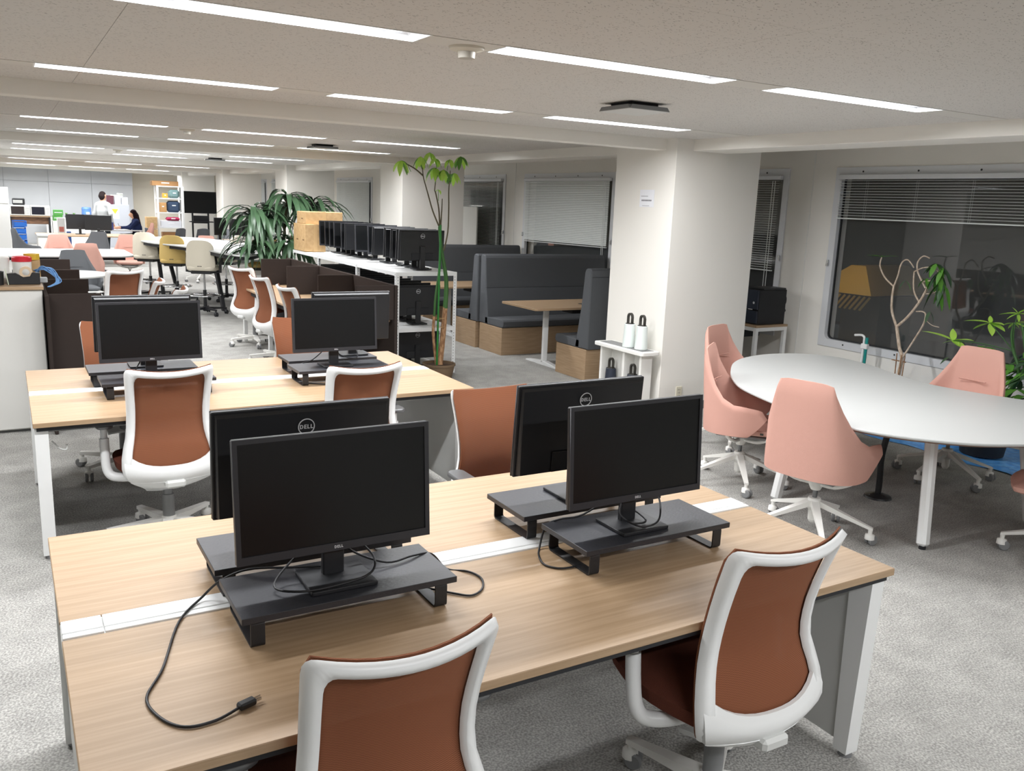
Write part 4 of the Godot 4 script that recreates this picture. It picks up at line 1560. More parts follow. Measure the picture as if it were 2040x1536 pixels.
func build_meeting() -> void:
	var t := thing("meeting_table", "large white bean-shaped meeting table by the window", "table")
	var pts := []
	for p in [[4.551, -4.525], [4.79, -4.735], [5.05, -4.872], [5.38, -4.93], [5.69, -4.845], [5.84, -4.62], [5.80, -4.3], [5.66, -3.96], [5.55, -3.62], [5.60, -3.28], [5.70, -2.95], [5.66, -2.62], [5.42, -2.35], [5.10, -2.235], [4.80, -2.255], [4.53, -2.355], [4.26, -2.49], [4.02, -2.75], [3.915, -3.05], [3.95, -3.40], [4.03, -3.72], [4.14, -4.02], [4.32, -4.28]]:
		pts.append(Vector2(p[0], -p[1]))
	var loop := smooth_loop(pts, 4)
	var st := ST()
	ext(st, loop, 0.0, 0.014, flat_up(0.706), true, 0.003)
	var top := obj("tabletop", st, M.table_white, t)
	# bevelled underside of the top
	var c := Vector2.ZERO
	for p in loop:
		c += p
	c /= loop.size()
	st = ST()
	var inner := PackedVector2Array()
	for p in loop:
		inner.append(p.move_toward(c, 0.05))
	ext(st, inner, 0.0, 0.018, flat_up(0.688), true)
	obj("underside", st, M.table_edge, top)
	for p in [[4.42, -2.77, 4.50, -2.86], [4.25, -3.72, 4.36, -3.70], [5.35, -4.62, 5.26, -4.52], [5.42, -2.72, 5.32, -2.8]]:
		st = ST()
		bar(st, Vector3(p[0], 0.018, p[1]), Vector3(p[2], 0.69, p[3]), 0.062, 0.062, 0.014, Vector3.RIGHT)
		var leg := obj("leg", st, M.white, t)
		st = ST(true)
		cyl(st, Vector3(p[0], 0, p[1]), Vector3(p[0], 0.022, p[1]), 0.02, 0.02, 10)
		obj("leg_foot", st, M.black, leg)
	st = ST()
	bar(st, Vector3(4.5, 0.66, -2.86), Vector3(5.26, 0.66, -4.52), 0.05, 0.04)
	bar(st, Vector3(4.36, 0.66, -3.70), Vector3(5.32, 0.66, -2.8), 0.05, 0.04)
	obj("under_beam", st, M.white, t)
	# power box and cable sleeve hanging under the table
	t = thing("cable_sleeve", "black power box and cable sleeve hanging under the meeting table", "cable sleeve", Vector3(4.98, 0, -3.49))
	st = ST()
	cb(st, Vector3(0.03, 0.615, 0.13), Vector3(0.22, 0.06, 0.1), 0.004)
	obj("power_box", st, M.black, t)
	st = ST(true)
	tube(st, smooth_path([Vector3(0.0, 0.61, 0.06), Vector3(0.01, 0.5, 0.02), Vector3(-0.01, 0.3, 0.0), Vector3(0.0, 0.12, 0.0), Vector3(0, 0.02, 0)], 4), 0.02, 10)
	obj("sleeve", st, M.cable, t)
	st = ST(true)
	lathe(st, [Vector2(0, 0.03), Vector2(0.03, 0.028), Vector2(0.085, 0.012), Vector2(0.09, 0.0)], 20)
	obj("floor_disc", st, M.black, t)
	var ch := make_shell_chair(M.pink, M.white_matte, M.caster_grey)
	var G := "pink upholstered chairs at the meeting table"
	place(ch, "shell_chair", Vector3(4.01, 0, -3.22), -76.0, "pink upholstered chair with its back to the desks, at the table waist", G)
	place(ch, "shell_chair", Vector3(4.31, 0, -4.13), -143.0, "pink upholstered chair seen side-on beside the wall socket", G)
	place(ch, "shell_chair", Vector3(5.02, 0, -4.86), -162.0, "pink upholstered chair in front of the computer table, facing the desks", G)
	place(ch, "shell_chair", Vector3(5.83, 0, -3.57), 92.0, "pink upholstered chair on the window side, by the leafy potted plant", G)
	place(ch, "shell_chair", Vector3(4.98, 0, -2.27), 24.0, "pink upholstered chair at the end of the table away from the pillar", G)
	# tarpaulin under the pots
	st = ST(true)
	var g := []
	var rng := RandomNumberGenerator.new()
	rng.seed = 9
	for i in 24:
		var row := []
		for j in 13:
			var x := 6.36 + 0.81 * j / 12.0 + (0.03 * sin(i * 0.9) if j == 0 else 0.0)
			row.append(Vector3(x, 0.003 + 0.012 * rng.randf() * rng.randf(), -5.1 + 2.4 * i / 23.0))
		g.append(row)
	sheet(st, g)
	tag(obj("tarpaulin", st, M.tarp), "crinkled bright blue tarpaulin spread on the floor under the window plants", "tarpaulin")
	# hand pump leaning by the window
	t = thing("siphon_pump", "teal and white hand siphon pump standing by the window sill", "pump", Vector3(6.98, 0.0, -5.22))
	st = ST(true)
	cyl(st, Vector3(0.0, 0.05, 0.0), Vector3(0, 0.74, 0), 0.014, 0.014, 10)
	obj("tube", st, mat(rgb8(20, 138, 132), 0.35), t)
	st = ST(true)
	tube(st, smooth_path([Vector3(0, 0.35, -0.035), Vector3(0, 0.70, -0.03), Vector3(0, 0.745, -0.04), Vector3(0, 0.755, -0.07), Vector3(0, 0.745, -0.14)], 5), 0.011, 10)
	obj("spout", st, M.white, t)
	st = ST()
	cb(st, Vector3(0, 0.655, -0.016), Vector3(0.04, 0.05, 0.07), 0.006)
	obj("clip", st, M.white, t)
	st = ST(true)
	lathe(st, [Vector2(0, 0.0), Vector2(0.07, 0.0), Vector2(0.075, 0.08), Vector2(0.03, 0.1), Vector2(0, 0.1)], 14)
	obj("foot", st, mat(rgb8(20, 138, 132), 0.35), t)

# ---------------------------------------------------------------- plants
const CAM_X := Vector3(0.86357803, 0.03845098, 0.50274696)
const CAM_Y := Vector3(0.07135709, 0.97773262, -0.19735016)
const CAM_Z := Vector3(-0.49914041, 0.20630182, 0.84160467)

# point where the sight line of photo pixel (u, v) meets the plane with coordinate axis (0 = x, 2 = z) at value d
func px(u: float, v: float, axis: int, d: float) -> Vector3:
	var dir := CAM_X * (u - 1020.0) - CAM_Y * (v - 768.0) - CAM_Z * 1706.4
	return Vector3(0, 1.8406, 0) + dir * (d / dir[axis])

# one leaf: curved blade from a along dir, drooping, folded along the midrib
func leaf(st: SurfaceTool, a: Vector3, dir: Vector3, len: float, w: float, droop: float, n := 5, fold := 0.25, tip := 1.0) -> void:
	var side := dir.cross(Vector3.UP)
	if side.length() < 0.05:
		side = dir.cross(Vector3.RIGHT)
	side = side.normalized()
	var p := a
	var d := dir.normalized()
	var rows := []
	for i in n + 1:
		var f := float(i) / n
		var ww := w * pow(sin(PI * clampf(pow(f, 0.8) * 0.97 + 0.02, 0.0, 1.0)), 0.75) * 0.5 * tip
		var up := side.cross(d).normalized()
		rows.append([p - side * ww + up * ww * fold, p, p + side * ww + up * ww * fold])
		p += d * len / n
		d = (d + Vector3.DOWN * droop / n).normalized()
	sheet(st, rows)

func pot(t: Node3D, r: float, h: float, m: Material) -> void:
	var st := ST(true)
	lathe(st, [Vector2(0, 0.0), Vector2(r * 0.8, 0.0), Vector2(r, h - 0.02), Vector2(r * 1.04, h - 0.02), Vector2(r * 1.04, h), Vector2(r * 0.94, h), Vector2(r * 0.92, h - 0.03), Vector2(0, h - 0.03)], 24)
	obj("pot", st, m, t)
	st = ST(true)
	lathe(st, [Vector2(r * 0.92, h - 0.028), Vector2(r * 0.5, h - 0.015), Vector2(0, h - 0.01)], 16, Transform3D(), true)
	obj("soil", st, M.soil, t)

func whorl(t: Node3D, st_m: Array, at: Vector3, n: int, len: float, w: float, dirs: Array, droop: float, parent: Node3D) -> void:
	# palmate leaf: each leaflet is a part of its own
	for k in n:
		var st := ST(true)
		leaf(st, at - t.position, dirs[k % dirs.size()], len, w, droop)
		obj("leaflet", st, st_m[k % st_m.size()], parent)

func build_plants() -> void:
	var rng := RandomNumberGenerator.new()
	rng.seed = 17
	# --- tall money tree at the end of the rack, tied to a stake
	var zp := -8.08
	var base := Vector3(3.88, 0, zp)
	var t := thing("money_tree", "tall slender money tree tied to a green stake at the rack end", "plant", base)
	pot(t, 0.17, 0.17, mat(rgb8(112, 92, 70), 0.8))
	var P := func(u: float, v: float, dz := 0.0) -> Vector3:
		return px(u, v, 2, zp + dz) - base
	var st := ST(true)
	tube(st, smooth_path([Vector3(0.0, 0.13, 0), P.call(880, 690), P.call(884, 650), P.call(887, 612)], 5), [0.05, 0.045, 0.036, 0.034, 0.032, 0.032, 0.03, 0.03, 0.03, 0.03, 0.029, 0.029, 0.028, 0.027, 0.026, 0.025], 10)
	tube(st, smooth_path([Vector3(-0.03, 0.13, 0.01), P.call(866, 700), P.call(863, 660), P.call(865, 630)], 4), 0.016, 8)
	obj("trunk", st, M.bark, t)
	st = ST(true)
	tube(st, smooth_path([P.call(887, 614), P.call(889, 560), P.call(880, 500), P.call(875, 452)], 5), [0.026, 0.025, 0.024, 0.024, 0.023, 0.022, 0.021, 0.02, 0.02, 0.019, 0.018, 0.017, 0.016, 0.015, 0.014, 0.013], 10)
	tube(st, smooth_path([P.call(865, 632), P.call(868, 590), P.call(875, 540), P.call(878, 480), P.call(876, 450)], 4), 0.014, 8)
	obj("green_stem", st, M.stem_green, t)
	st = ST(true)
	cyl(st, P.call(870, 735, 0.03), P.call(878, 448, 0.03), 0.011, 0.011, 8)
	obj("stake", st, mat(rgb8(42, 118, 50), 0.35), t)
	st = ST(true)
	for v in [634, 651]:
		var c: Vector3 = P.call(877, v)
		for k in 16:
			var a := TAU * k / 16
			var b := TAU * (k + 1) / 16
			cyl(st, c + Vector3(cos(a) * 0.055, 0.004 * sin(a * 2), sin(a) * 0.045), c + Vector3(cos(b) * 0.055, 0.004 * sin(b * 2), sin(b) * 0.045), 0.003, -1, 5)
	obj("twine", st, mat(rgb8(196, 160, 112), 0.9), t)
	var br := [
		[[875, 452], [862, 420], [853, 388], [848, 370], [843, 350], [841, 320]],
		[[843, 350], [825, 335], [800, 322]],
		[[876, 450], [874, 415], [868, 385], [866, 377], [869, 350], [868, 335]],
		[[878, 448], [880, 420], [881, 396]],
		[[884, 500], [892, 462], [894, 415], [894, 380], [896, 355], [897, 340]],
	]
	for b in br:
		st = ST(true)
		var pts := []
		for q in b:
			pts.append(P.call(q[0], q[1], rng.randf_range(-0.03, 0.03)))
		var sp := smooth_path(pts, 4)
		var rr := []
		for i in sp.size():
			rr.append(lerpf(0.0085, 0.004, float(i) / sp.size()))
		tube(st, sp, rr, 7)
		obj("branch", st, M.twig, t)
	# drooping palmate leaves at the branch ends
	for q in [[800, 320, 7, 0.17], [838, 312, 6, 0.16], [856, 304, 6, 0.14], [868, 316, 5, 0.12], [866, 334, 7, 0.16], [884, 338, 7, 0.17], [896, 318, 5, 0.11], [918, 312, 6, 0.16], [905, 345, 5, 0.15], [873, 378, 2, 0.06]]:
		var at: Vector3 = P.call(q[0], q[1], rng.randf_range(-0.08, 0.08))
		var stalk := ST(true)
		var near: Vector3 = P.call(lerpf(q[0], 875, 0.25), q[1] + 22)
		tube(stalk, smooth_path([near, (near + at) / 2 + Vector3(0, 0.03, 0), at], 4), 0.0028, 5)
		var lf := obj("leaf", stalk, M.leaf_mid, t)
		for k in q[2]:
			var ang: float = TAU * k / q[2] + rng.randf() * 0.6
			st = ST(true)
			leaf(st, at, Vector3(cos(ang), -0.55 - rng.randf() * 0.5, sin(ang)), q[3] * rng.randf_range(0.8, 1.1), 0.05, 1.3)
			obj("leaflet", st, M.leaf if rng.randf() < 0.75 else M.leaf_mid, lf)
	# --- drooping corn plant behind the rack
	base = Vector3(3.45, 0, -12.75)
	t = thing("corn_plant", "big corn plant with long drooping dark leaves behind the rack", "plant", base)
	pot(t, 0.2, 0.32, M.pot)
	var canes := [[0.0, 0.0, 1.52, -0.15, 0.05], [0.05, 0.05, 1.86, 0.1, 0.02], [-0.06, 0.03, 1.68, -0.3, 0.1], [0.04, -0.05, 1.80, 0.55, -0.05], [0.0, 0.06, 1.28, 0.15, 0.2], [-0.03, 0.0, 1.2, -0.35, 0.15]]
	for c in canes:
		st = ST(true)
		var top := Vector3(c[0] + c[3], c[2], c[1] + c[4])
		tube(st, smooth_path([Vector3(c[0], 0.28, c[1]), Vector3(c[0] + c[3] * 0.3, c[2] * 0.6, c[1] + c[4] * 0.3), top], 5), 0.02, 8)
		var cane := obj("cane", st, M.twig, t)
		for k in 38:
			var a := rng.randf() * TAU
			var e := rng.randf_range(-0.1, 0.95)
			st = ST(true)
			leaf(st, top - Vector3(0, 0.22 * rng.randf(), 0), Vector3(cos(a), e, sin(a)), rng.randf_range(0.5, 0.78), rng.randf_range(0.06, 0.085), rng.randf_range(2.0, 3.4), 7, 0.3)
			obj("long_leaf", st, M.leaf_dark, cane)
	# --- bare frangipani by the window
	var xp := 6.78
	base = Vector3(xp, 0.016, -4.73)
	t = thing("frangipani", "nearly bare frangipani tree with pale forked branches before the window", "plant", base)
	pot(t, 0.17, 0.3, M.pot)
	var F := func(u: float, v: float, d := 0.0) -> Vector3:
		return px(1600 + u / 4.8, 400 + v / 4.8, 0, xp + d) - base
	var limbs := [
		[[Vector3(0, 0.27, 0), F.call(940, 1530), F.call(920, 1400), F.call(895, 1210)], 0.017, 0.014],
		[[F.call(895, 1210), F.call(850, 1060), F.call(850, 930), F.call(866, 820)], 0.012, 0.009],
		[[F.call(866, 820), F.call(780, 730), F.call(735, 620), F.call(752, 540)], 0.008, 0.006],
		[[F.call(866, 820), F.call(905, 720), F.call(940, 600), F.call(1000, 565), F.call(1060, 640)], 0.008, 0.005],
		[[F.call(900, 1200), F.call(1000, 1110), F.call(1110, 970), F.call(1180, 850), F.call(1200, 800)], 0.013, 0.009],
		[[F.call(1170, 835), F.call(1100, 690), F.call(1095, 590), F.call(1150, 530), F.call(1210, 550)], 0.008, 0.005],
		[[F.call(1110, 970), F.call(1060, 860), F.call(1060, 700), F.call(1070, 670)], 0.008, 0.006],
		[[F.call(1070, 675), F.call(1150, 640), F.call(1250, 635)], 0.006, 0.004],
		[[F.call(1140, 775), F.call(1220, 765), F.call(1290, 770), F.call(1305, 830), F.call(1250, 880), F.call(1175, 890)], 0.006, 0.004],
		[[F.call(950, 1500), F.call(1080, 1300), F.call(1150, 1180), F.call(1170, 1090), F.call(1140, 1060), F.call(1080, 1060)], 0.009, 0.005],
		[[F.call(1170, 1140), F.call(1230, 1190), F.call(1300, 1210)], 0.004, 0.003],
		[[F.call(1250, 635), F.call(1300, 700), F.call(1290, 780)], 0.005, 0.004],
	]
	for l in limbs:
		var sp := smooth_path(l[0], 5)
		var rr := []
		for i in sp.size():
			rr.append(lerpf(l[1], l[2], float(i) / sp.size()))
		st = ST(true)
		tube(st, sp, rr, 8)
		obj("branch", st, M.pale_bark, t)
	st = ST(true)
	for s in [[-0.03, 0.04], [0.035, -0.03], [0.01, 0.05]]:
		cyl(st, Vector3(s[0], 0.28, s[1]), Vector3(s[0] * 0.8, 0.66, s[1] * 1.2), 0.006, 0.005, 6)
	cyl(st, Vector3(0, 0.60, -0.06), Vector3(0, 0.60, 0.08), 0.005, 0.005, 6)
	obj("support_stick", st, M.bark, t)
	for q in [[752, 540, 5, 0.15, 0.0], [1180, 740, 3, 0.12, -1.2], [980, 760, 2, 0.12, -1.2], [1275, 600, 7, 0.16, -0.8], [1300, 680, 6, 0.2, -1.5], [1340, 640, 5, 0.18, -1.2], [1290, 800, 6, 0.24, -1.8], [1350, 800, 4, 0.22, -1.8], [1215, 1060, 2, 0.12, -1.6]]:
		var at: Vector3 = F.call(q[0], q[1])
		for k in q[2]:
			var ang: float = TAU * k / q[2] + rng.randf()
			st = ST(true)
			leaf(st, at, Vector3(cos(ang) * 0.7, q[4] + rng.randf() * 0.3, sin(ang)), q[3] * rng.randf_range(0.8, 1.1), 0.045, 0.9 if q[4] < -0.5 else 0.3)
			obj("leaf", st, M.leaf_mid if rng.randf() < 0.6 else M.leaf_dark, t)
	# --- leafy money tree in the window corner
	base = Vector3(6.72, 0.016, -3.83)
	t = thing("leafy_money_tree", "bushy money tree with bright green fingered leaves by the window", "plant", base)
	pot(t, 0.2, 0.3, M.pot)
	xp = 6.68
	var Gp := func(u: float, v: float, d := 0.0) -> Vector3:
		return px(1840 + u / 5.91, 500 + v / 5.91, 0, xp + d) - base
	var mainp := [Vector3(0, 0.27, 0), Gp.call(1100, 1500), Gp.call(1060, 1180), Gp.call(1040, 1000), Gp.call(1060, 900)]
	st = ST(true)
	tube(st, smooth_path(mainp, 5), 0.012, 8)
	tube(st, smooth_path([Vector3(0.03, 0.27, 0.04), Gp.call(1180, 1400), Gp.call(1190, 1100), Gp.call(1160, 850)], 5), 0.011, 8)
	obj("stem", st, M.stem_green, t)
	# [u, v, leaflets as (du, dv) pairs] : the upper leaves face the camera
	var heads := [
		[345, 1055, [[-340, -110], [0, -130], [230, 0], [-115, 30], [130, 100], [60, 60]]],
		[785, 850, [[-290, -30], [0, -80], [-190, 65], [20, 140], [150, 20], [160, 90]]],
		[1110, 740, [[-210, 5], [-60, -70], [-125, 60], [10, 90], [140, 20], [130, -60]]],
		[1060, 850, [[-110, 20], [60, 50], [140, -10], [-60, 60], [120, 40]]],
	]
	for h in heads:
		var at: Vector3 = Gp.call(h[0], h[1])
		st = ST(true)
		tube(st, smooth_path([at, (at + mainp[2]) / 2 + Vector3(-0.03, 0.02, 0), mainp[2]], 4), 0.004, 6)
		var lf := obj("leaf", st, M.stem_green, t)
		for q in h[2]:
			var e: Vector3 = Gp.call(h[0] + q[0], h[1] + q[1], rng.randf_range(-0.06, 0.02))
			st = ST(true)
			leaf(st, at, (e - at).normalized() + Vector3(0, 0.08, 0), (e - at).length() * 1.08, minf(0.075, (e - at).length() * 0.55), 0.25)
			obj("leaflet", st, M.leaf, lf)
	for k in 26:
		var at := Vector3(rng.randf_range(-0.22, 0.12), rng.randf_range(0.42, 0.95), rng.randf_range(-0.18, 0.5))
		st = ST(true)
		tube(st, [at, Vector3(0.01, maxf(at.y - 0.16, 0.32), at.z * 0.25)], 0.0035, 5)
		var lf := obj("leaf", st, M.stem_green, t)
		for j in 5:
			var ang := TAU * j / 5 + rng.randf()
			st = ST(true)
			leaf(st, at, Vector3(cos(ang), rng.randf_range(-0.4, 0.25), sin(ang)), rng.randf_range(0.11, 0.19), 0.06, 0.9)
			obj("leaflet", st, M.leaf_mid if rng.randf() < 0.6 else M.leaf_dark, lf)
	# low trailing leaves left of the chair
	for q in [[330, 1340, 200, 1500], [380, 1300, 350, 1380], [300, 1250, 190, 1330]]:
		var at: Vector3 = Gp.call(q[0], q[1], 0.1)
		var e: Vector3 = Gp.call(q[2], q[3], 0.05)
		st = ST(true)
		leaf(st, at, (e - at).normalized(), (e - at).length(), 0.05, 0.2)
		obj("leaflet", st, M.leaf_dark, t)
	# black saucer pot beside it on the tarpaulin
	t = thing("empty_pot", "round black plant pot in a saucer on the blue tarpaulin", "pot", Vector3(6.98, 0.016, -4.2))
	st = ST(true)
	lathe(st, [Vector2(0, 0.0), Vector2(0.15, 0.0), Vector2(0.17, 0.04), Vector2(0.16, 0.04), Vector2(0.14, 0.02), Vector2(0, 0.02)], 24)
	obj("saucer", st, M.pot, t)
	st = ST(true)
	lathe(st, [Vector2(0, 0.022), Vector2(0.12, 0.022), Vector2(0.14, 0.24), Vector2(0.15, 0.24), Vector2(0.15, 0.26), Vector2(0.13, 0.26), Vector2(0.12, 0.2), Vector2(0, 0.2)], 24)
	obj("pot", st, M.pot, t)

# ---------------------------------------------------------------- felt partitions and their desks
func felt_panel(called: String, c: Vector3, s: Vector3, parent: Node) -> void:
	var st := ST()
	cb(st, c, s, 0.004)
	obj(called, st, M.felt, parent)

func build_partitions() -> void:
	# desk with partitions along the rack
	var t := thing("partition_desk", "oak desk with dark brown felt partitions along the rack", "desk", Vector3(2.83, 0, -9.4))
	var st := ST()
	ext(st, rrect(0.66, 3.6, 0.08), 0.0, 0.025, flat_up(0.695) * Transform3D(Basis(), Vector3(-0.005, 0, 0)), true, 0.003)
	obj("tabletop", st, M.wood, t)
	felt_panel("spine_panel", Vector3(0.345, 0.545, 0.0), Vector3(0.03, 1.01, 3.66), t)
	for z in [-1.63, -0.48, 0.67, 1.8]:
		felt_panel("divider", Vector3(0.14, 0.885, z), Vector3(0.38, 0.33, 0.028), t)
	for z in [-1.6, -0.4, 0.8, 1.7]:
		st = ST()
		cb(st, Vector3(-0.27, 0.348, z), Vector3(0.045, 0.694, 0.045), 0.004)
		obj("leg", st, M.white, t)
	st = ST()
	cb(st, Vector3(-0.27, 0.66, 0.05), Vector3(0.04, 0.05, 3.3), 0.003)
	obj("under_rail", st, M.black_matte, t)
	# partitions on the left, beside the white cabinet
	t = thing("partition_booths", "row of dark brown felt desk partitions beside the white cabinet", "partition", Vector3(0.25, 0, -9.0))
	felt_panel("spine_panel", Vector3(-0.013, 0.53, 0), Vector3(0.026, 1.05, 3.74), t)
	for z in [1.74, 0.55, -0.45, -1.82]:
		felt_panel("divider", Vector3(0.18, 0.53, z), Vector3(0.36, 1.05, 0.028), t)
	for z in [1.145, 0.05, -1.135]:
		st = ST()
		cb(st, Vector3(0.19, 0.708, z), Vector3(0.38, 0.024, 0.9), 0.002)
		obj("worktop", st, M.wood, t)
	st = ST()
	cb(st, Vector3(0.57, 1.064, -7.27), Vector3(0.1, 0.01, 0.025), 0.002)
	tag(obj("white_clip", st, M.white), "small white clip on top of the nearest left partition", "clip")
	# white cabinet with oak top
	t = thing("storage_cabinet", "white storage cabinet with a thin oak top, left of the desks", "cabinet", Vector3(-0.34, 0, -7.55))
	st = ST()
	cb(st, Vector3(0, 0.55, 0), Vector3(1.11, 1.06, 0.46), 0.003)
	obj("carcass", st, M.cabinet, t)
	for s in [-1.0, 1.0]:
		st = ST()
		cb(st, Vector3(s * 0.277, 0.55, 0.237), Vector3(0.545, 1.04, 0.018), 0.002)
		var d := obj("door", st, M.cabinet, t)
		st = ST()
		cb(st, Vector3(-s * -0.03 + s * 0.0, 0.6, 0.25), Vector3(0.012, 0.14, 0.014), 0.002)
		obj("handle", st, M.light_grey, d)
	st = ST()
	cb(st, Vector3(0, 1.095, 0), Vector3(1.13, 0.024, 0.5), 0.002)
	obj("top_board", st, M.wood, t)
	st = ST()
	cb(st, Vector3(0, 0.012, 0.0), Vector3(1.05, 0.024, 0.4), 0.0)
	obj("plinth", st, M.caster_grey, t)
	# things on the cabinet
	var y := 1.1075
	t = thing("tape_dispenser", "black desk tape dispenser with cream tape on the white cabinet", "tape dispenser", Vector3(0.1, y, -7.5))
	st = ST()
	var poly := PackedVector2Array([Vector2(-0.11, 0), Vector2(0.11, 0), Vector2(0.112, 0.085), Vector2(0.06, 0.09), Vector2(0.045, 0.06), Vector2(0.0, 0.055), Vector2(-0.05, 0.085), Vector2(-0.11, 0.08)])
	ext(st, poly, -0.035, 0.035, Transform3D(), false, 0.006)
	obj("body", st, M.black, t)
	st = ST(true)
	lathe(st, [Vector2(0.025, -0.012), Vector2(0.045, -0.012), Vector2(0.045, 0.012), Vector2(0.025, 0.012), Vector2(0.025, -0.012)], 20, Transform3D(Basis(Vector3.RIGHT, PI / 2), Vector3(0.02, 0.09, 0)))
	obj("tape_roll", st, mat(rgb8(214, 190, 160), 0.5), t)
	t = thing("pen_cup", "dark round pen cup at the end of the white cabinet top", "cup", Vector3(-0.09, y, -7.47))
	st = ST(true)
	lathe(st, [Vector2(0, 0), Vector2(0.06, 0), Vector2(0.065, 0.1), Vector2(0.055, 0.1), Vector2(0.05, 0.02), Vector2(0, 0.02)], 20)
	obj("cup", st, M.black, t)
	st = ST()
	bar(st, Vector3(0.09, 0.0, 0.02), Vector3(0.075, 0.12, 0.02), 0.02, 0.006, 0.001)
	obj("cutter", st, mat(rgb8(206, 214, 190), 0.5), t)
	for i in 2:
		t = thing("plastic_tub", ["white plastic tub with a red lid on the white cabinet", "white plastic tub without lid on the white cabinet"][i], "tub", Vector3([0.1, -0.05][i], y, -7.66))
		st = ST(true)
		lathe(st, [Vector2(0, 0), Vector2(0.062, 0), Vector2(0.066, 0.16), Vector2(0, 0.16)], 22)
		obj("jar", st, M.white_matte, t)
		st = ST(true)
		lathe(st, [Vector2(0, 0.205), Vector2(0.06, 0.2), Vector2(0.069, 0.19), Vector2(0.069, 0.16), Vector2(0, 0.16)], 22)
		obj("lid", st, M.red if i == 0 else M.white_matte, t)
	t = thing("tape_roll", "yellow packing tape roll behind the red-lidded tub", "tape", Vector3(0.17, y, -7.72))
	st = ST(true)
	lathe(st, [Vector2(0.03, 0.17), Vector2(0.055, 0.17), Vector2(0.055, 0.215), Vector2(0.03, 0.215), Vector2(0.03, 0.17)], 20)
	obj("roll", st, mat(rgb8(214, 176, 52), 0.4), t)
	st = ST()
	cb(st, Vector3(0, 0.085, 0), Vector3(0.11, 0.17, 0.08), 0.003)
	obj("box_below", st, M.cardboard, t)
	t = thing("cable_bundle", "loose bundle of pale blue network cables over the cabinet edge", "cables", Vector3(0.2, y, -7.62))
	var rng := RandomNumberGenerator.new()
	rng.seed = 3
	for k in 8:
		var o := cable_node([Vector3(-0.03 + rng.randf() * 0.04, 0.05 + rng.randf() * 0.04, -0.06), Vector3(0.03, 0.10 + rng.randf() * 0.03, -0.02 + rng.randf() * 0.05), Vector3(0.08 + rng.randf() * 0.03, 0.06 + rng.randf() * 0.05, 0.0), Vector3(0.11 + rng.randf() * 0.05, 0.01, 0.03), Vector3(0.06 + rng.randf() * 0.02, -0.03, 0.05)], mat(rgb8(108, 158, 214), 0.5), 0.0042)
		put("cable", o, t)
	st = ST()
	cb(st, Vector3(0.02, 0.02, 0.0), Vector3(0.09, 0.04, 0.07), 0.006)
	obj("adapter", st, mat(rgb8(180, 184, 186), 0.5), t)

# ---------------------------------------------------------------- high stools
func make_stool(m: Material, label: String) -> Node3D:
	var t := thing("high_stool", label, "stool", Vector3.ZERO, 0.0, "high swivel stools with foot rings")
	var st := ST(true)
	var a := []
	var b := []
	for i in 13:
		var ra := []
		var rb := []
		for j in 13:
			var u := -1.0 + i / 6.0
			var v := j / 12.0
			var w := lerpf(0.225, 0.185, v) * (1.0 - 0.10 * pow(2.0 * v - 1.0, 8.0))
			var p := Vector3(u * w, 0.72 + 0.42 * v - 0.045 * pow(absf(u), 4.0) * smoothstep(0.7, 1.0, v), 0.20 + 0.03 * v - 0.055 * u * u)
			ra.append(p + Vector3(0, 0, 0.016))
			rb.append(p - Vector3(0, 0, 0.016))
		a.append(ra)
		b.append(rb)
	slab(st, a, b)
	obj("backrest", st, m, t)
	st = ST()
	ext(st, rrect(0.44, 0.42, 0.1), 0.0, 0.07, flat_up(0.685) * Transform3D(Basis(), Vector3(0, 0.0, 0)), true, 0.018)
	obj("seat", st, m, t)
	st = ST()
	cb(st, Vector3(0, 0.66, 0.02), Vector3(0.3, 0.05, 0.3), 0.01)
	bar(st, Vector3(0, 0.66, 0.12), Vector3(0, 0.76, 0.215), 0.07, 0.02, 0.004)
	for s in [-1.0, 1.0]:
		bar(st, Vector3(s * 0.15, 0.65, 0.02), Vector3(s * 0.25, 0.66, 0.02), 0.03, 0.02, 0.004)
		bar(st, Vector3(s * 0.25, 0.65, 0.02), Vector3(s * 0.25, 0.9, 0.0), 0.04, 0.022, 0.004)
	obj("mechanism", st, M.black, t)
	st = ST(true)
	cyl(st, Vector3(0, 0.65, 0), Vector3(0, 0.35, 0), 0.016, 0.016, 10)
	obj("gas_column", st, M.chrome, t)
	st = ST(true)
	cyl(st, Vector3(0, 0.38, 0), Vector3(0, 0.1, 0), 0.026, 0.026, 10)
	obj("column_sleeve", st, M.black, t)
	st = ST(true)
	for k in 28:
		var p := TAU * k / 28
		var q := TAU * (k + 1) / 28
		cyl(st, Vector3(cos(p) * 0.225, 0.3, sin(p) * 0.225), Vector3(cos(q) * 0.225, 0.3, sin(q) * 0.225), 0.011, -1, 7)
	for k in 4:
		var p := TAU * k / 4 + 0.4
		cyl(st, Vector3(0, 0.3, 0), Vector3(cos(p) * 0.225, 0.3, sin(p) * 0.225), 0.008, -1, 6)
	obj("foot_ring", st, M.chrome, t)
	star_base(t, 5, 0.32, 0.1, M.black, 10.0, M.black)
	return t

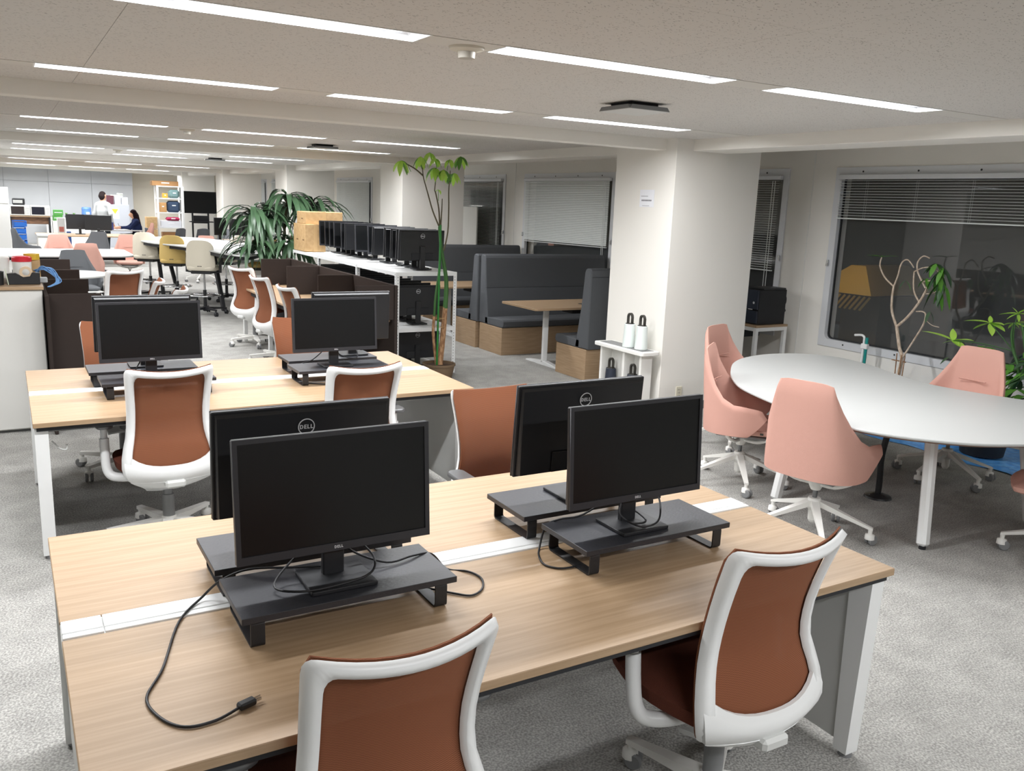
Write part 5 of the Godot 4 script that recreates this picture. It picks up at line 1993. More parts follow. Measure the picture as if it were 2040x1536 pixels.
func build_middle() -> void:
	var st: SurfaceTool
	# large white high table
	var t := thing("high_table", "large white high table with slanted black legs, stools around it", "table")
	var pts := []
	for p in [[2.02, -16.75], [2.45, -17.4], [3.1, -17.35], [3.6, -16.0], [3.75, -14.6], [3.45, -13.4], [3.0, -12.45], [2.75, -12.6], [2.60, -13.75], [2.36, -14.7], [2.06, -15.6]]:
		pts.append(Vector2(p[0], -p[1]))
	var loop := smooth_loop(pts, 4)
	st = ST()
	ext(st, loop, 0.0, 0.022, flat_up(0.978), true, 0.003)
	var top := obj("tabletop", st, M.table_white, t)
	st = ST()
	var inner := PackedVector2Array()
	for p in loop:
		inner.append(p.move_toward(Vector2(2.9, 15.0), 0.06))
	ext(st, inner, 0.0, 0.05, flat_up(0.927), true)
	obj("under_frame", st, M.black_matte, top)
	for p in [[2.35, -16.1, 2.3, -16.3], [2.62, -16.2, 2.45, -16.4], [2.95, -14.1, 2.85, -14.3], [3.35, -16.2, 3.2, -16.3]]:
		st = ST()
		bar(st, Vector3(p[0], 0.0, p[1]), Vector3(p[2], 0.94, p[3]), 0.13, 0.05, 0.004, Vector3.RIGHT)
		obj("leg", st, M.black_matte, t)
	var cream := make_stool(M.cream, "")
	place(cream, "high_stool", Vector3(2.60, 0, -13.75), -28.0, "cream high stool nearest the brown task chairs, at the high table", "high swivel stools with foot rings")
	place(cream, "high_stool", Vector3(2.16, 0, -16.2), -32.0, "cream high stool at the far corner of the high table", "high swivel stools with foot rings")
	var yel := make_stool(M.yellow, "")
	place(yel, "high_stool", Vector3(2.44, 0, -15.2), -30.0, "mustard yellow high stool between the two cream stools", "high swivel stools with foot rings")
	place(yel, "high_stool", Vector3(3.62, 0, -14.3), 70.0, "mustard yellow high stool on the window side of the high table", "high swivel stools with foot rings")
	place(cream, "high_stool", Vector3(3.3, 0, -15.5), 60.0, "cream high stool pushed under the window side of the high table", "high swivel stools with foot rings")
	# round white table on one foot
	t = thing("round_table", "round white pedestal table behind the left partitions", "table", Vector3(0.62, 0, -12.85))
	st = ST(true)
	lathe(st, [Vector2(0, 0.72), Vector2(0.575, 0.72), Vector2(0.58, 0.712), Vector2(0.57, 0.695), Vector2(0, 0.695)], 40)
	obj("tabletop", st, M.table_white, t)
	st = ST()
	cb(st, Vector3(0.28, 0.35, 0), Vector3(0.06, 0.69, 0.06), 0.004)
	for k in 4:
		var a := TAU * k / 4 + 0.5
		bar(st, Vector3(0.28, 0.05, 0), Vector3(0.28 + cos(a) * 0.36, 0.02, sin(a) * 0.36), 0.05, 0.035, 0.004)
	obj("pedestal", st, M.black, t)
	# long white table
	t = thing("long_table", "long white table with dark underframe before the grey and pink chairs", "table", Vector3(0.2, 0, -17.2))
	st = ST()
	ext(st, rrect(3.5, 1.9, 0.25), 0.0, 0.03, flat_up(0.69), true, 0.003)
	obj("tabletop", st, M.table_white, t)
	st = ST()
	cb(st, Vector3(0, 0.66, 0), Vector3(3.2, 0.06, 1.5), 0.004)
	obj("under_frame", st, M.black_matte, t)
	for x in [-1.4, 1.2]:
		st = ST()
		bar(st, Vector3(x, 0, 0.5), Vector3(x, 0.66, 0.3), 0.08, 0.05, 0.004)
		bar(st, Vector3(x, 0, -0.5), Vector3(x, 0.66, -0.3), 0.08, 0.05, 0.004)
		obj("leg", st, M.black_matte, t)
	# upholstered chairs of the same make in grey and pink
	var grey := make_shell_chair(M.grey_fabric, M.black, M.black)
	var G := "upholstered chairs around the white tables"
	place(grey, "shell_chair", Vector3(0.88, 0, -13.85), 188.0, "grey upholstered chair facing the round white table", G)
	place(grey, "shell_chair", Vector3(1.62, 0, -20.4), 20.0, "grey upholstered chair before the double black monitors", G)
	place(grey, "shell_chair", Vector3(0.42, 0, -21.3), -75.0, "grey upholstered chair seen side-on beside the blue crates", G)
	var pink := make_shell_chair(M.pink, M.white_matte, M.caster_grey)
	place(pink, "shell_chair", Vector3(1.13, 0, -16.1), 4.0, "pink upholstered chair with its back to the round table", G)
	place(pink, "shell_chair", Vector3(0.88, 0, -18.45), 180.0, "pink upholstered chair facing the long white table, beside the blue crates", G)
	place(pink, "shell_chair", Vector3(2.12, 0, -18.75), 176.0, "pink upholstered chair facing the long white table, behind the cream stool", G)
	place(pink, "shell_chair", Vector3(3.55, 0, -18.9), 150.0, "pink upholstered chair showing only its top beyond the high table", G)
	place(pink, "shell_chair", Vector3(3.35, 0, -26.2), 95.0, "pink upholstered chair behind the seated person", G)

# ---------------------------------------------------------------- far end of the room
func monitor_simple(called: String, label: String, at: Vector3, turn: float, w := 0.54, h := 0.32) -> void:
	var t := thing(called, label, "monitor", at, turn, "monitors at the far desks")
	var st := ST()
	cb(st, Vector3(0, 0.12 + h / 2, 0), Vector3(w, h, 0.035), 0.004)
	obj("housing", st, M.black, t)
	st = ST()
	cb(st, Vector3(0, 0.125 + h / 2, 0.018), Vector3(w - 0.03, h - 0.035, 0.002), 0.0)
	obj("screen", st, M.screen, t)
	st = ST()
	cb(st, Vector3(0, 0.08, -0.03), Vector3(0.06, 0.16, 0.03), 0.004)
	cb(st, Vector3(0, 0.008, -0.01), Vector3(0.22, 0.014, 0.18), 0.003)
	obj("stand", st, M.black, t)

func plain_desk(called: String, label: String, at: Vector3, s: Vector3, top: Material) -> void:
	var t := thing(called, label, "desk", at, 0.0, "oak desks at the far end")
	var st := ST()
	cb(st, Vector3(0, s.y - 0.0125, 0), Vector3(s.x, 0.025, s.z), 0.003)
	obj("tabletop", st, top, t)
	for sx in [-1.0, 1.0]:
		for sz in [-1.0, 1.0]:
			st = ST()
			cb(st, Vector3(sx * (s.x / 2 - 0.05), (s.y - 0.025) / 2, sz * (s.z / 2 - 0.05)), Vector3(0.05, s.y - 0.026, 0.05), 0.003)
			obj("leg", st, M.white, t)

func microwave(label: String, at: Vector3, door: Color) -> void:
	var t := thing("microwave_oven", label, "microwave", at, 0.0, "microwave ovens on the far shelf")
	var st := ST()
	cb(st, Vector3(0, 0.15, 0), Vector3(0.5, 0.29, 0.36), 0.008)
	obj("case", st, M.white_matte, t)
	st = ST()
	cb(st, Vector3(-0.06, 0.15, 0.182), Vector3(0.33, 0.22, 0.006), 0.002)
	obj("door", st, mat(door, 0.25), t)
	st = ST()
	cb(st, Vector3(0.12, 0.15, 0.19), Vector3(0.014, 0.2, 0.012), 0.003)
	obj("handle", st, M.light_grey, t)
	st = ST()
	cb(st, Vector3(0.19, 0.21, 0.183), Vector3(0.08, 0.05, 0.004), 0.001)
	for k in 3:
		cb(st, Vector3(0.19, 0.15 - 0.04 * k, 0.183), Vector3(0.07, 0.02, 0.004), 0.001)
	obj("keypad", st, M.light_grey, t)
	st = ST()
	for sx in [-0.2, 0.2]:
		for sz in [-0.13, 0.13]:
			cb(st, Vector3(sx, 0.003, sz), Vector3(0.03, 0.006, 0.03), 0.0)
	obj("feet", st, M.black, t)

# capsule chain body meshed as surface nets: bones are [a, b, ra, rb, colour]
func body_mesh(bones: Array, cell: float, k: float) -> ArrayMesh:
	var lo := Vector3(9, 9, 9)
	var hi := -lo
	for b in bones:
		for e in [[b[0], b[2]], [b[1], b[3]]]:
			lo = lo.min(e[0] - Vector3.ONE * (e[1] + cell * 2))
			hi = hi.max(e[0] + Vector3.ONE * (e[1] + cell * 2))
	var n := Vector3i(((hi - lo) / cell).ceil()) + Vector3i.ONE
	var f := PackedFloat32Array()
	f.resize(n.x * n.y * n.z)
	f.fill(1.0)
	for b in bones:
		var a: Vector3 = b[0]
		var ab: Vector3 = b[1] - a
		var m := maxf(b[2], b[3]) + cell * 3 + k
		var l := Vector3i(((a.min(b[1]) - Vector3.ONE * m - lo) / cell).floor()).max(Vector3i.ZERO)
		var h := Vector3i(((a.max(b[1]) + Vector3.ONE * m - lo) / cell).ceil()).min(n - Vector3i.ONE)
		var ll := maxf(ab.length_squared(), 1e-6)
		for z in range(l.z, h.z + 1):
			for y in range(l.y, h.y + 1):
				for x in range(l.x, h.x + 1):
					var p := lo + Vector3(x, y, z) * cell - a
					var t := clampf(p.dot(ab) / ll, 0.0, 1.0)
					var d: float = (p - ab * t).length() - lerpf(b[2], b[3], t)
					var i := x + n.x * (y + n.y * z)
					var e := f[i]
					var q := maxf(k - absf(e - d), 0.0) / k
					f[i] = minf(e, d) - q * q * k * 0.25
	var st := ST(true)
	var vert := {}
	var pts := []
	var sx := 1
	var sy := n.x
	var sz := n.x * n.y
	var off := [0, sx, sy, sx + sy, sz, sx + sz, sy + sz, sx + sy + sz]
	for z in n.z - 1:
		for y in n.y - 1:
			for x in n.x - 1:
				var i := x + sy * y + sz * z
				var c := 0
				for o in off:
					if f[i + o] < 0.0:
						c += 1
				if c == 0 or c == 8:
					continue
				var s := Vector3.ZERO
				var w := 0
				for e in [[0, 1], [2, 3], [4, 5], [6, 7], [0, 2], [1, 3], [4, 6], [5, 7], [0, 4], [1, 5], [2, 6], [3, 7]]:
					var fa := f[i + off[e[0]]]
					var fb := f[i + off[e[1]]]
					if (fa < 0.0) != (fb < 0.0):
						var t := fa / (fa - fb)
						var pa := Vector3(e[0] & 1, (e[0] >> 1) & 1, e[0] >> 2)
						var pb := Vector3(e[1] & 1, (e[1] >> 1) & 1, e[1] >> 2)
						s += pa.lerp(pb, t)
						w += 1
				vert[i] = pts.size()
				pts.append(lo + (Vector3(x, y, z) + s / w) * cell)
	var cols := []
	for p in pts:
		var best := 9.0
		var col := Color.WHITE
		for b in bones:
			var ab: Vector3 = b[1] - b[0]
			var t := clampf((p - b[0]).dot(ab) / maxf(ab.length_squared(), 1e-6), 0.0, 1.0)
			var d: float = (p - b[0] - ab * t).length() - lerpf(b[2], b[3], t)
			if d < best:
				best = d
				col = b[4]
		cols.append(col.srgb_to_linear())
	for z in range(1, n.z - 1):
		for y in range(1, n.y - 1):
			for x in range(1, n.x - 1):
				var i := x + sy * y + sz * z
				for ax in 3:
					var d: int = [sx, sy, sz][ax]
					if (f[i] < 0.0) == (f[i + d] < 0.0):
						continue
					var u: int = [sy, sz, sx][ax]
					var v: int = [sz, sx, sy][ax]
					var q := [i, i - u, i - u - v, i - v]
					if f[i] >= 0.0:
						q.reverse()
					var ok := true
					for j in q:
						ok = ok and vert.has(j)
					if not ok:
						continue
					for j in [q[0], q[2], q[1], q[0], q[3], q[2]]:
						st.set_color(cols[vert[j]])
						st.add_vertex(pts[vert[j]])
	st.generate_normals()
	return st.commit()

func person(label: String, at: Vector3, turn: float, bones: Array, hair: Array, hair_col: Color) -> void:
	var t := thing("person", label, "person", at, turn)
	var m := mat(Color.WHITE, 0.85, 0.0, 0.2)
	m.vertex_color_use_as_albedo = true
	inst("body", body_mesh(bones, 0.017, 0.05), m, t)
	for b in hair:
		b.append(hair_col)
	inst("hair", body_mesh(hair, 0.014, 0.04), m, t)

func hand(w: Vector3, dir: Vector3, side: Vector3, skin: Color) -> Array:
	# palm, four fingers and a thumb
	var out := []
	var palm := w + dir * 0.085
	out.append([w, palm, 0.028, 0.032, skin])
	for k in 4:
		var s := side * (k - 1.5) * 0.021
		var len: float = [0.065, 0.078, 0.082, 0.068][k]
		out.append([palm + s, palm + s + dir * len, 0.0105, 0.0085, skin])
	out.append([w + dir * 0.03 - side * 0.03, w + dir * 0.075 - side * 0.065, 0.012, 0.009, skin])
	return out

func build_kitchen() -> void:
	var st: SurfaceTool
	var t: Node3D
	# fridge, shelf with two microwaves and a toaster
	t = thing("refrigerator", "tall white refrigerator at the left of the grey panel wall", "refrigerator", Vector3(-0.17, 0, -28.2))
	st = ST()
	cb(st, Vector3(0, 0.89, -0.02), Vector3(0.68, 1.78, 0.62), 0.01)
	obj("body", st, M.white_matte, t)
	st = ST()
	cb(st, Vector3(0, 1.55, 0.305), Vector3(0.66, 0.43, 0.03), 0.006)
	obj("freezer_door", st, M.white_matte, t)
	st = ST()
	cb(st, Vector3(0, 0.69, 0.305), Vector3(0.66, 1.25, 0.03), 0.006)
	obj("door", st, M.white_matte, t)
	t = thing("microwave_shelf", "brown wooden shelf unit with dark legs under the microwaves", "shelf", Vector3(0.68, 0, -29.2))
	st = ST()
	cb(st, Vector3(0, 0.97, 0), Vector3(1.05, 0.03, 0.45), 0.003)
	obj("top_board", st, M.wood_side, t)
	st = ST()
	cb(st, Vector3(0, 0.85, 0.1), Vector3(1.0, 0.2, 0.02), 0.003)
	obj("front_board", st, M.wood_brown, t)
	for sx in [-1.0, 1.0]:
		st = ST()
		cb(st, Vector3(sx * 0.5, 0.478, 0), Vector3(0.05, 0.954, 0.42), 0.003)
		obj("side_frame", st, M.black_matte, t)
	microwave("white microwave oven under the toaster, next to the refrigerator", Vector3(0.44, 0.986, -29.2), rgb8(54, 46, 44))
	microwave("white microwave oven next to the green boxes", Vector3(0.96, 0.986, -29.2), rgb8(28, 30, 42))
	t = thing("toaster_oven", "small black toaster oven on top of a microwave", "toaster", Vector3(0.42, 1.283, -29.2))
	st = ST()
	cb(st, Vector3(0, 0.10, 0), Vector3(0.32, 0.19, 0.24), 0.02)
	obj("case", st, M.black, t)
	st = ST()
	cb(st, Vector3(-0.02, 0.1, 0.122), Vector3(0.24, 0.09, 0.006), 0.002)
	obj("window", st, M.light_grey, t)
	# crates, bins, water and small things
	for k in 6:
		t = thing("crate", "bright blue plastic crate beside the refrigerator, %s of its stack" % ["bottom one", "second from the bottom", "third from the bottom", "third from the top", "second from the top", "topmost"][k], "crate", Vector3(0.34 + 0.015 * (k % 2), 0.16 * k, -26.0), 4.0 * (k % 3), "blue crates beside the refrigerator")
		st = ST()
		cb(st, Vector3(0, 0.012, 0), Vector3(0.28, 0.02, 0.34), 0.002)
		obj("floor", st, M.blue, t)
		st = ST()
		for s in [-1.0, 1.0]:
			cb(st, Vector3(s * 0.14, 0.07, 0), Vector3(0.012, 0.12, 0.34), 0.002)
			cb(st, Vector3(0, 0.06, s * 0.165), Vector3(0.28, 0.09, 0.012), 0.002)
		obj("side", st, M.blue, t)
		st = ST()
		cb(st, Vector3(0, 0.145, 0.167), Vector3(0.29, 0.02, 0.02), 0.003)
		cb(st, Vector3(0, 0.145, -0.167), Vector3(0.29, 0.02, 0.02), 0.003)
		obj("rim", st, M.blue, t)
	t = thing("litter_bin", "pale grey lidded bin with a small round mark before the shelf", "bin", Vector3(0.86, 0, -22.6))
	st = ST()
	cb(st, Vector3(0, 0.36, 0), Vector3(0.42, 0.72, 0.36), 0.01)
	obj("body", st, M.white_matte, t)
	st = ST()
	cb(st, Vector3(0, 0.745, 0), Vector3(0.46, 0.05, 0.4), 0.01)
	obj("lid", st, M.light_grey, t)
	st = ST(true)
	lathe(st, [Vector2(0, 0.004), Vector2(0.035, 0.003), Vector2(0.035, 0)], 16, Transform3D(Basis(Vector3.RIGHT, PI / 2), Vector3(0.0, 0.58, 0.181)))
	obj("mark", st, mat(rgb8(150, 120, 118), 0.6), t)
	t = thing("kitchen_counter", "low white counter along the grey panel wall", "counter", Vector3(2.2, 0, -31.9))
	st = ST()
	cb(st, Vector3(0, 0.41, 0), Vector3(2.0, 0.82, 0.55), 0.004)
	obj("cupboard", st, M.white_matte, t)
	st = ST()
	cb(st, Vector3(0, 0.845, 0), Vector3(2.04, 0.045, 0.6), 0.004)
	obj("worktop", st, M.light_grey, t)
	t = thing("water_bottle", "large blue water dispenser bottle on the counter", "water bottle", Vector3(2.37, 0.868, -31.7))
	st = ST(true)
	lathe(st, [Vector2(0, 0), Vector2(0.13, 0), Vector2(0.145, 0.03), Vector2(0.14, 0.1), Vector2(0.145, 0.17), Vector2(0.14, 0.24), Vector2(0.145, 0.31), Vector2(0.13, 0.36), Vector2(0, 0.37)], 20)
	obj("bottle", st, mat(rgb8(92, 132, 196), 0.25), t)
	st = ST()
	cb(st, Vector3(0.03, 0.17, 0.145), Vector3(0.1, 0.07, 0.006), 0.001)
	obj("label", st, M.paper, t)
	for k in 2:
		t = thing("small_plant", ["tiny potted plant on the counter, next to the water bottle", "tiny potted plant on the counter, next to the green boxes"][k], "plant", Vector3([2.0, 1.78][k], 0.868, -31.7))
		st = ST(true)
		lathe(st, [Vector2(0, 0), Vector2(0.035, 0), Vector2(0.045, 0.07), Vector2(0, 0.07)], 12)
		obj("pot", st, M.pot, t)
		st = ST(true)
		for j in 9:
			var a := j * 2.4
			leaf(st, Vector3(0, 0.06, 0), Vector3(cos(a) * 0.4, 1.0, sin(a) * 0.4), 0.12, 0.03, 0.5, 3)
		obj("leaves", st, M.leaf_mid, t)
	t = thing("paper_cup_box", "green and white cartons stacked at the end of the microwave shelf", "boxes", Vector3(1.40, 0, -29.2))
	st = ST()
	cb(st, Vector3(0, 0.43, 0), Vector3(0.3, 0.86, 0.3), 0.004)
	obj("stand", st, M.white_matte, t)
	for k in 2:
		st = ST()
		cb(st, Vector3(0.02 * k, 0.94 + 0.16 * k, 0), Vector3(0.26, 0.155, 0.22), 0.004)
		obj("carton", st, mat(rgb8(86, 160, 76), 0.6), t)
		st = ST()
		cb(st, Vector3(0.02 * k, 0.94 + 0.16 * k, 0.1105), Vector3(0.2, 0.02, 0.001), 0.0)
		obj("print", st, M.paper, t)
	t = thing("dispenser", "narrow white dispenser with blue bottle beside the black monitors", "dispenser", Vector3(1.5, 0, -27.6))
	st = ST()
	cb(st, Vector3(-0.1, 0.5, 0), Vector3(0.2, 1.0, 0.2), 0.01)
	obj("body", st, M.white_matte, t)
	st = ST()
	cb(st, Vector3(-0.1, 0.68, 0.102), Vector3(0.12, 0.14, 0.006), 0.002)
	obj("sticker", st, mat(rgb8(196, 110, 96), 0.6), t)
	st = ST(true)
	cyl(st, Vector3(0.08, 0.0, 0), Vector3(0.08, 0.62, 0), 0.06, 0.06, 14)
	obj("bottle", st, mat(rgb8(60, 92, 150), 0.4), t)
	# desks and black monitors
	plain_desk("desk", "oak desk with a rounded end carrying two large black monitors", Vector3(1.75, 0, -23.7), Vector3(2.2, 0.72, 1.4), M.wood)
	monitor_simple("monitor", "wide black monitor turned away on the far oak desk, crate side", Vector3(1.62, 0.7205, -23.9), 180.0, 0.6, 0.36)
	monitor_simple("monitor", "wide black monitor turned away on the far oak desk, person side", Vector3(2.0, 0.7205, -23.5), 176.0, 0.6, 0.36)
	plain_desk("desk", "white-topped desk at which the dark-haired person writes", Vector3(2.75, 0, -27.0), Vector3(1.3, 0.72, 0.8), M.table_white)
	plain_desk("desk", "oak desk crowded with upright monitors by the window", Vector3(4.75, 0, -21.6), Vector3(1.4, 0.72, 1.9), M.wood)
	monitor_simple("monitor", "upright monitor with a grey screen below the television", Vector3(4.55, 0.7205, -21.9), 10.0, 0.3, 0.42)
	monitor_simple("monitor", "upright monitor seen from the side on the crowded desk", Vector3(4.92, 0.7205, -21.9), -60.0, 0.42, 0.4)
	monitor_simple("monitor", "upright monitor on the crowded desk, half behind the corn plant", Vector3(5.15, 0.7205, -21.5), 20.0, 0.42, 0.36)
	var rng := RandomNumberGenerator.new()
	rng.seed = 6
	for k in 7:
		st = ST()
		var s := Vector3(rng.randf_range(0.08, 0.2), rng.randf_range(0.02, 0.08), rng.randf_range(0.08, 0.2))
		cb(st, Vector3(4.22 + 0.16 * k, 0.721 + s.y / 2, -20.95 + 0.1 * (k % 2)), s, 0.006)
		tag(obj(["charger", "docking_station", "router", "speaker", "card_reader", "adapter_box", "phone_cradle"][k], st, [M.black, M.light_grey, M.white_matte][k % 3]), ["small black charger at the shelf rack end of the crowded desk", "flat grey docking station on the crowded desk", "white router box on the crowded desk", "black desk speaker on the crowded desk", "grey card reader on the crowded desk", "white adapter box on the crowded desk", "black phone cradle at the window end of the crowded desk"][k], "gadget", "gadgets on the crowded desk")
	# dark mesh chairs under the television
	for k in 3:
		t = thing("mesh_chair", ["dark mesh-backed chair leaning beside the white shelf rack", "dark mesh-backed chair under the television", "grey mesh-backed chair by the upright monitors"][k], "chair", Vector3(3.75 + 0.62 * k, 0, -23.6), 120.0 + 20.0 * k, "dark chairs under the television")
		st = ST(true)
		var a := []
		var b := []
		for i in 7:
			var ra := []
			var rb := []
			for j in 7:
				var u := -1.0 + i / 3.0
				var v := j / 6.0
				var p := Vector3(u * 0.21 * (1.0 - 0.2 * v), 0.5 + 0.42 * v - 0.03 * u * u * v, 0.2 + 0.08 * v - 0.05 * u * u)
				ra.append(p + Vector3(0, 0, 0.01))
				rb.append(p - Vector3(0, 0, 0.01))
			a.append(ra)
			b.append(rb)
		slab(st, a, b)
		obj("backrest", st, M.black_matte if k < 2 else M.grey_fabric, t)
		st = ST()
		ext(st, rrect(0.46, 0.44, 0.1), 0.0, 0.06, flat_up(0.42), true, 0.015)
		obj("seat", st, M.black_matte, t)
		st = ST(true)
		cyl(st, Vector3(0, 0.42, 0), Vector3(0, 0.09, 0), 0.025, 0.025, 10)
		obj("gas_column", st, M.black, t)
		star_base(t, 5, 0.3, 0.1, M.black, 0.0, M.black)
	# television on a stand
	t = thing("television", "large black television on a wheeled stand near the far pillar", "television", Vector3(5.44, 0, -29.0))
	st = ST()
	cb(st, Vector3(0, 1.53, 0), Vector3(1.0, 0.68, 0.05), 0.006)
	obj("housing", st, M.black, t)
	st = ST()
	cb(st, Vector3(0, 1.53, 0.026), Vector3(0.97, 0.64, 0.003), 0.0)
	obj("screen", st, M.screen, t)
	st = ST()
	for s in [-1.0, 1.0]:
		cb(st, Vector3(s * 0.24, 0.75, -0.06), Vector3(0.05, 1.5, 0.05), 0.004)
		bar(st, Vector3(s * 0.24, 0.06, -0.35), Vector3(s * 0.24, 0.06, 0.35), 0.05, 0.05, 0.004)
	cb(st, Vector3(0, 1.0, 0.0), Vector3(0.46, 0.24, 0.06), 0.004)
	cb(st, Vector3(0, 0.93, 0.08), Vector3(0.72, 0.03, 0.22), 0.004)
	obj("stand", st, M.black_matte, t)
	# low grey partition with a notice and boxes on it
	t = thing("low_cabinet", "pale grey tall cabinet with a yellow triangle notice", "cabinet", Vector3(3.19, 0, -30.8))
	st = ST()
	cb(st, Vector3(0, 0.68, 0), Vector3(0.68, 1.36, 0.5), 0.004)
	obj("body", st, mat(rgb8(182, 186, 194), 0.5), t)
	st = ST()
	cb(st, Vector3(-0.08, 1.08, 0.251), Vector3(0.24, 0.34, 0.002), 0.0)
	var sheetp := obj("notice_sheet", st, M.paper, t)
	st = ST()
	face(st, [Vector3(-0.18, 1.22, 0.2535), Vector3(0.02, 1.22, 0.2535), Vector3(-0.08, 1.06, 0.2535)], Vector3(0, 1.1, 0))
	obj("yellow_triangle", st, mat(rgb8(226, 196, 60), 0.6), sheetp)
	for k in 3:
		st = ST()
		var w: float = [0.2, 0.18, 0.18][k]
		cb(st, Vector3([3.0, 3.22, 3.42][k], 1.3605 + [0.14, 0.12, 0.115][k], -30.75), Vector3(w, [0.28, 0.24, 0.23][k], 0.2), 0.005)
		tag(obj("carton", st, [mat(rgb8(92, 48, 58), 0.6), M.paper, mat(rgb8(206, 212, 226), 0.6)][k]), ["dark red carton on the pale grey cabinet", "white carton on the pale grey cabinet", "pale blue carton at the end of the pale grey cabinet"][k], "box", "cartons on the grey cabinet")
	st = ST()
	cb(st, Vector3(3.2, 1.63, -30.8), Vector3(0.36, 0.06, 0.16), 0.02)
	cb(st, Vector3(3.3, 1.69, -30.8), Vector3(0.18, 0.05, 0.14), 0.02)
	tag(obj("paper_bag", st, mat(rgb8(196, 200, 188), 0.7)), "crumpled pale bags on the cartons of the grey cabinet", "bag")
	# open steel shelf rack full of boxes
	t = thing("shelf_rack", "tall white open shelf rack crammed with boxes and bags", "rack", Vector3(4.42, 0, -28.4))
	for sx in [-1.0, 1.0]:
		for sz in [-1.0, 1.0]:
			st = ST()
			cb(st, Vector3(sx * 0.36, 1.0, sz * 0.24), Vector3(0.05, 2.0, 0.05), 0.002)
			obj("post", st, M.white, t)
	for y in [0.3, 0.75, 1.2, 1.62, 1.98]:
		st = ST()
		cb(st, Vector3(0, y, 0), Vector3(0.72, 0.03, 0.5), 0.002)
		obj("shelf", st, M.white, t)
	var goods := [
		["white_box", "white box with print on the shelf rack's second shelf", Vector3(4.42, 0.767, -28.36), Vector3(0.6, 0.2, 0.36), rgb8(226, 228, 234)],
		["pink_bag", "crimson pink bag on the white box in the shelf rack", Vector3(4.48, 0.969, -28.3), Vector3(0.4, 0.1, 0.3), rgb8(176, 36, 84)],
		["navy_bag", "navy blue bag on the third shelf of the shelf rack", Vector3(4.52, 1.217, -28.36), Vector3(0.36, 0.34, 0.34), rgb8(52, 70, 96)],
		["teal_bag", "teal grey bag on the fourth shelf of the shelf rack", Vector3(4.55, 1.637, -28.36), Vector3(0.3, 0.26, 0.3), rgb8(112, 142, 142)],
		["orange_packet", "orange packet on the fourth shelf of the shelf rack", Vector3(4.28, 1.637, -28.26), Vector3(0.14, 0.14, 0.16), rgb8(220, 160, 60)],
		["cardboard_box", "cardboard box lying on top of the shelf rack", Vector3(4.3, 1.997, -28.4), Vector3(0.75, 0.14, 0.4), rgb8(156, 116, 72)],
		["cardboard_box", "cardboard box on the bottom shelf of the shelf rack", Vector3(4.42, 0.317, -28.36), Vector3(0.5, 0.3, 0.36), rgb8(146, 104, 64)],
		["cardboard_box", "cardboard box poking out at the left of the rack's third shelf", Vector3(4.2, 1.217, -28.3), Vector3(0.2, 0.28, 0.3), rgb8(186, 142, 92)],
	]
	for g in goods:
		var o := thing(g[0], g[1], "bag" if "bag" in g[0] else "box", g[2])
		st = ST()
		cb(st, Vector3(0, g[3].y / 2, 0), g[3], 0.06 if "bag" in g[0] else 0.006)
		obj("body", st, mat(g[4], 0.75), o)
		st = ST()
		cb(st, Vector3(0, g[3].y * 0.6, g[3].z / 2), Vector3(g[3].x * 0.3, 0.03, 0.004), 0.001)
		obj("label_strip", st, M.paper, o)
	for k in 3:
		st = ST()
		cb(st, Vector3(3.85, 0.175 + 0.36 * k, -28.2), Vector3(0.3, 0.34, 0.35), 0.006)
		tag(obj("cardboard_box", st, M.cardboard), "cardboard box stacked beside the shelf rack, %s" % ["bottom one", "middle one", "top one"][k], "box", "boxes stacked beside the shelf rack")
	# people
	var skin := rgb8(206, 160, 134)
	var shirt := rgb8(196, 198, 198)
	var dark := rgb8(38, 40, 46)
	var man := [
		[Vector3(0, 0.98, 0), Vector3(0, 1.2, 0.01), 0.15, 0.15, shirt], [Vector3(-0.1, 1.38, 0.0), Vector3(0.1, 1.38, 0.0), 0.1, 0.1, shirt], [Vector3(0, 1.2, 0.01), Vector3(0, 1.36, 0.0), 0.15, 0.12, shirt],
		[Vector3(0, 1.44, 0), Vector3(0, 1.53, -0.015), 0.058, 0.055, skin],
		[Vector3(0, 1.60, -0.03), Vector3(0, 1.66, -0.02), 0.078, 0.088, skin], [Vector3(0, 1.545, -0.07), Vector3(0, 1.56, -0.05), 0.035, 0.05, skin], [Vector3(0, 1.60, -0.12), Vector3(0, 1.585, -0.125), 0.014, 0.016, skin],
		[Vector3(-0.09, 1.61, -0.02), Vector3(-0.092, 1.635, -0.015), 0.016, 0.018, skin], [Vector3(0.09, 1.61, -0.02), Vector3(0.092, 1.635, -0.015), 0.016, 0.018, skin],
		[Vector3(-0.09, 0.93, 0), Vector3(0.09, 0.93, 0), 0.125, 0.125, dark],
	]
	for s in [-1.0, 1.0]:
		man.append([Vector3(s * 0.19, 1.38, 0), Vector3(s * 0.26, 1.12, 0.03), 0.064, 0.052, shirt])
		man.append([Vector3(s * 0.26, 1.12, 0.03), Vector3(s * 0.25, 0.88, -0.06), 0.05, 0.038, shirt])
		man.append_array(hand(Vector3(s * 0.25, 0.86, -0.065), Vector3(0, -0.95, -0.3).normalized(), Vector3(0, 0.3, -0.95), skin))
		man.append([Vector3(s * 0.1, 0.9, 0), Vector3(s * 0.11, 0.5, -0.01), 0.1, 0.07, dark])
		man.append([Vector3(s * 0.11, 0.5, -0.01), Vector3(s * 0.11, 0.1, 0.02), 0.066, 0.05, dark])
		man.append([Vector3(s * 0.11, 0.045, 0.04), Vector3(s * 0.13, 0.04, -0.16), 0.045, 0.036, rgb8(24, 24, 26)])
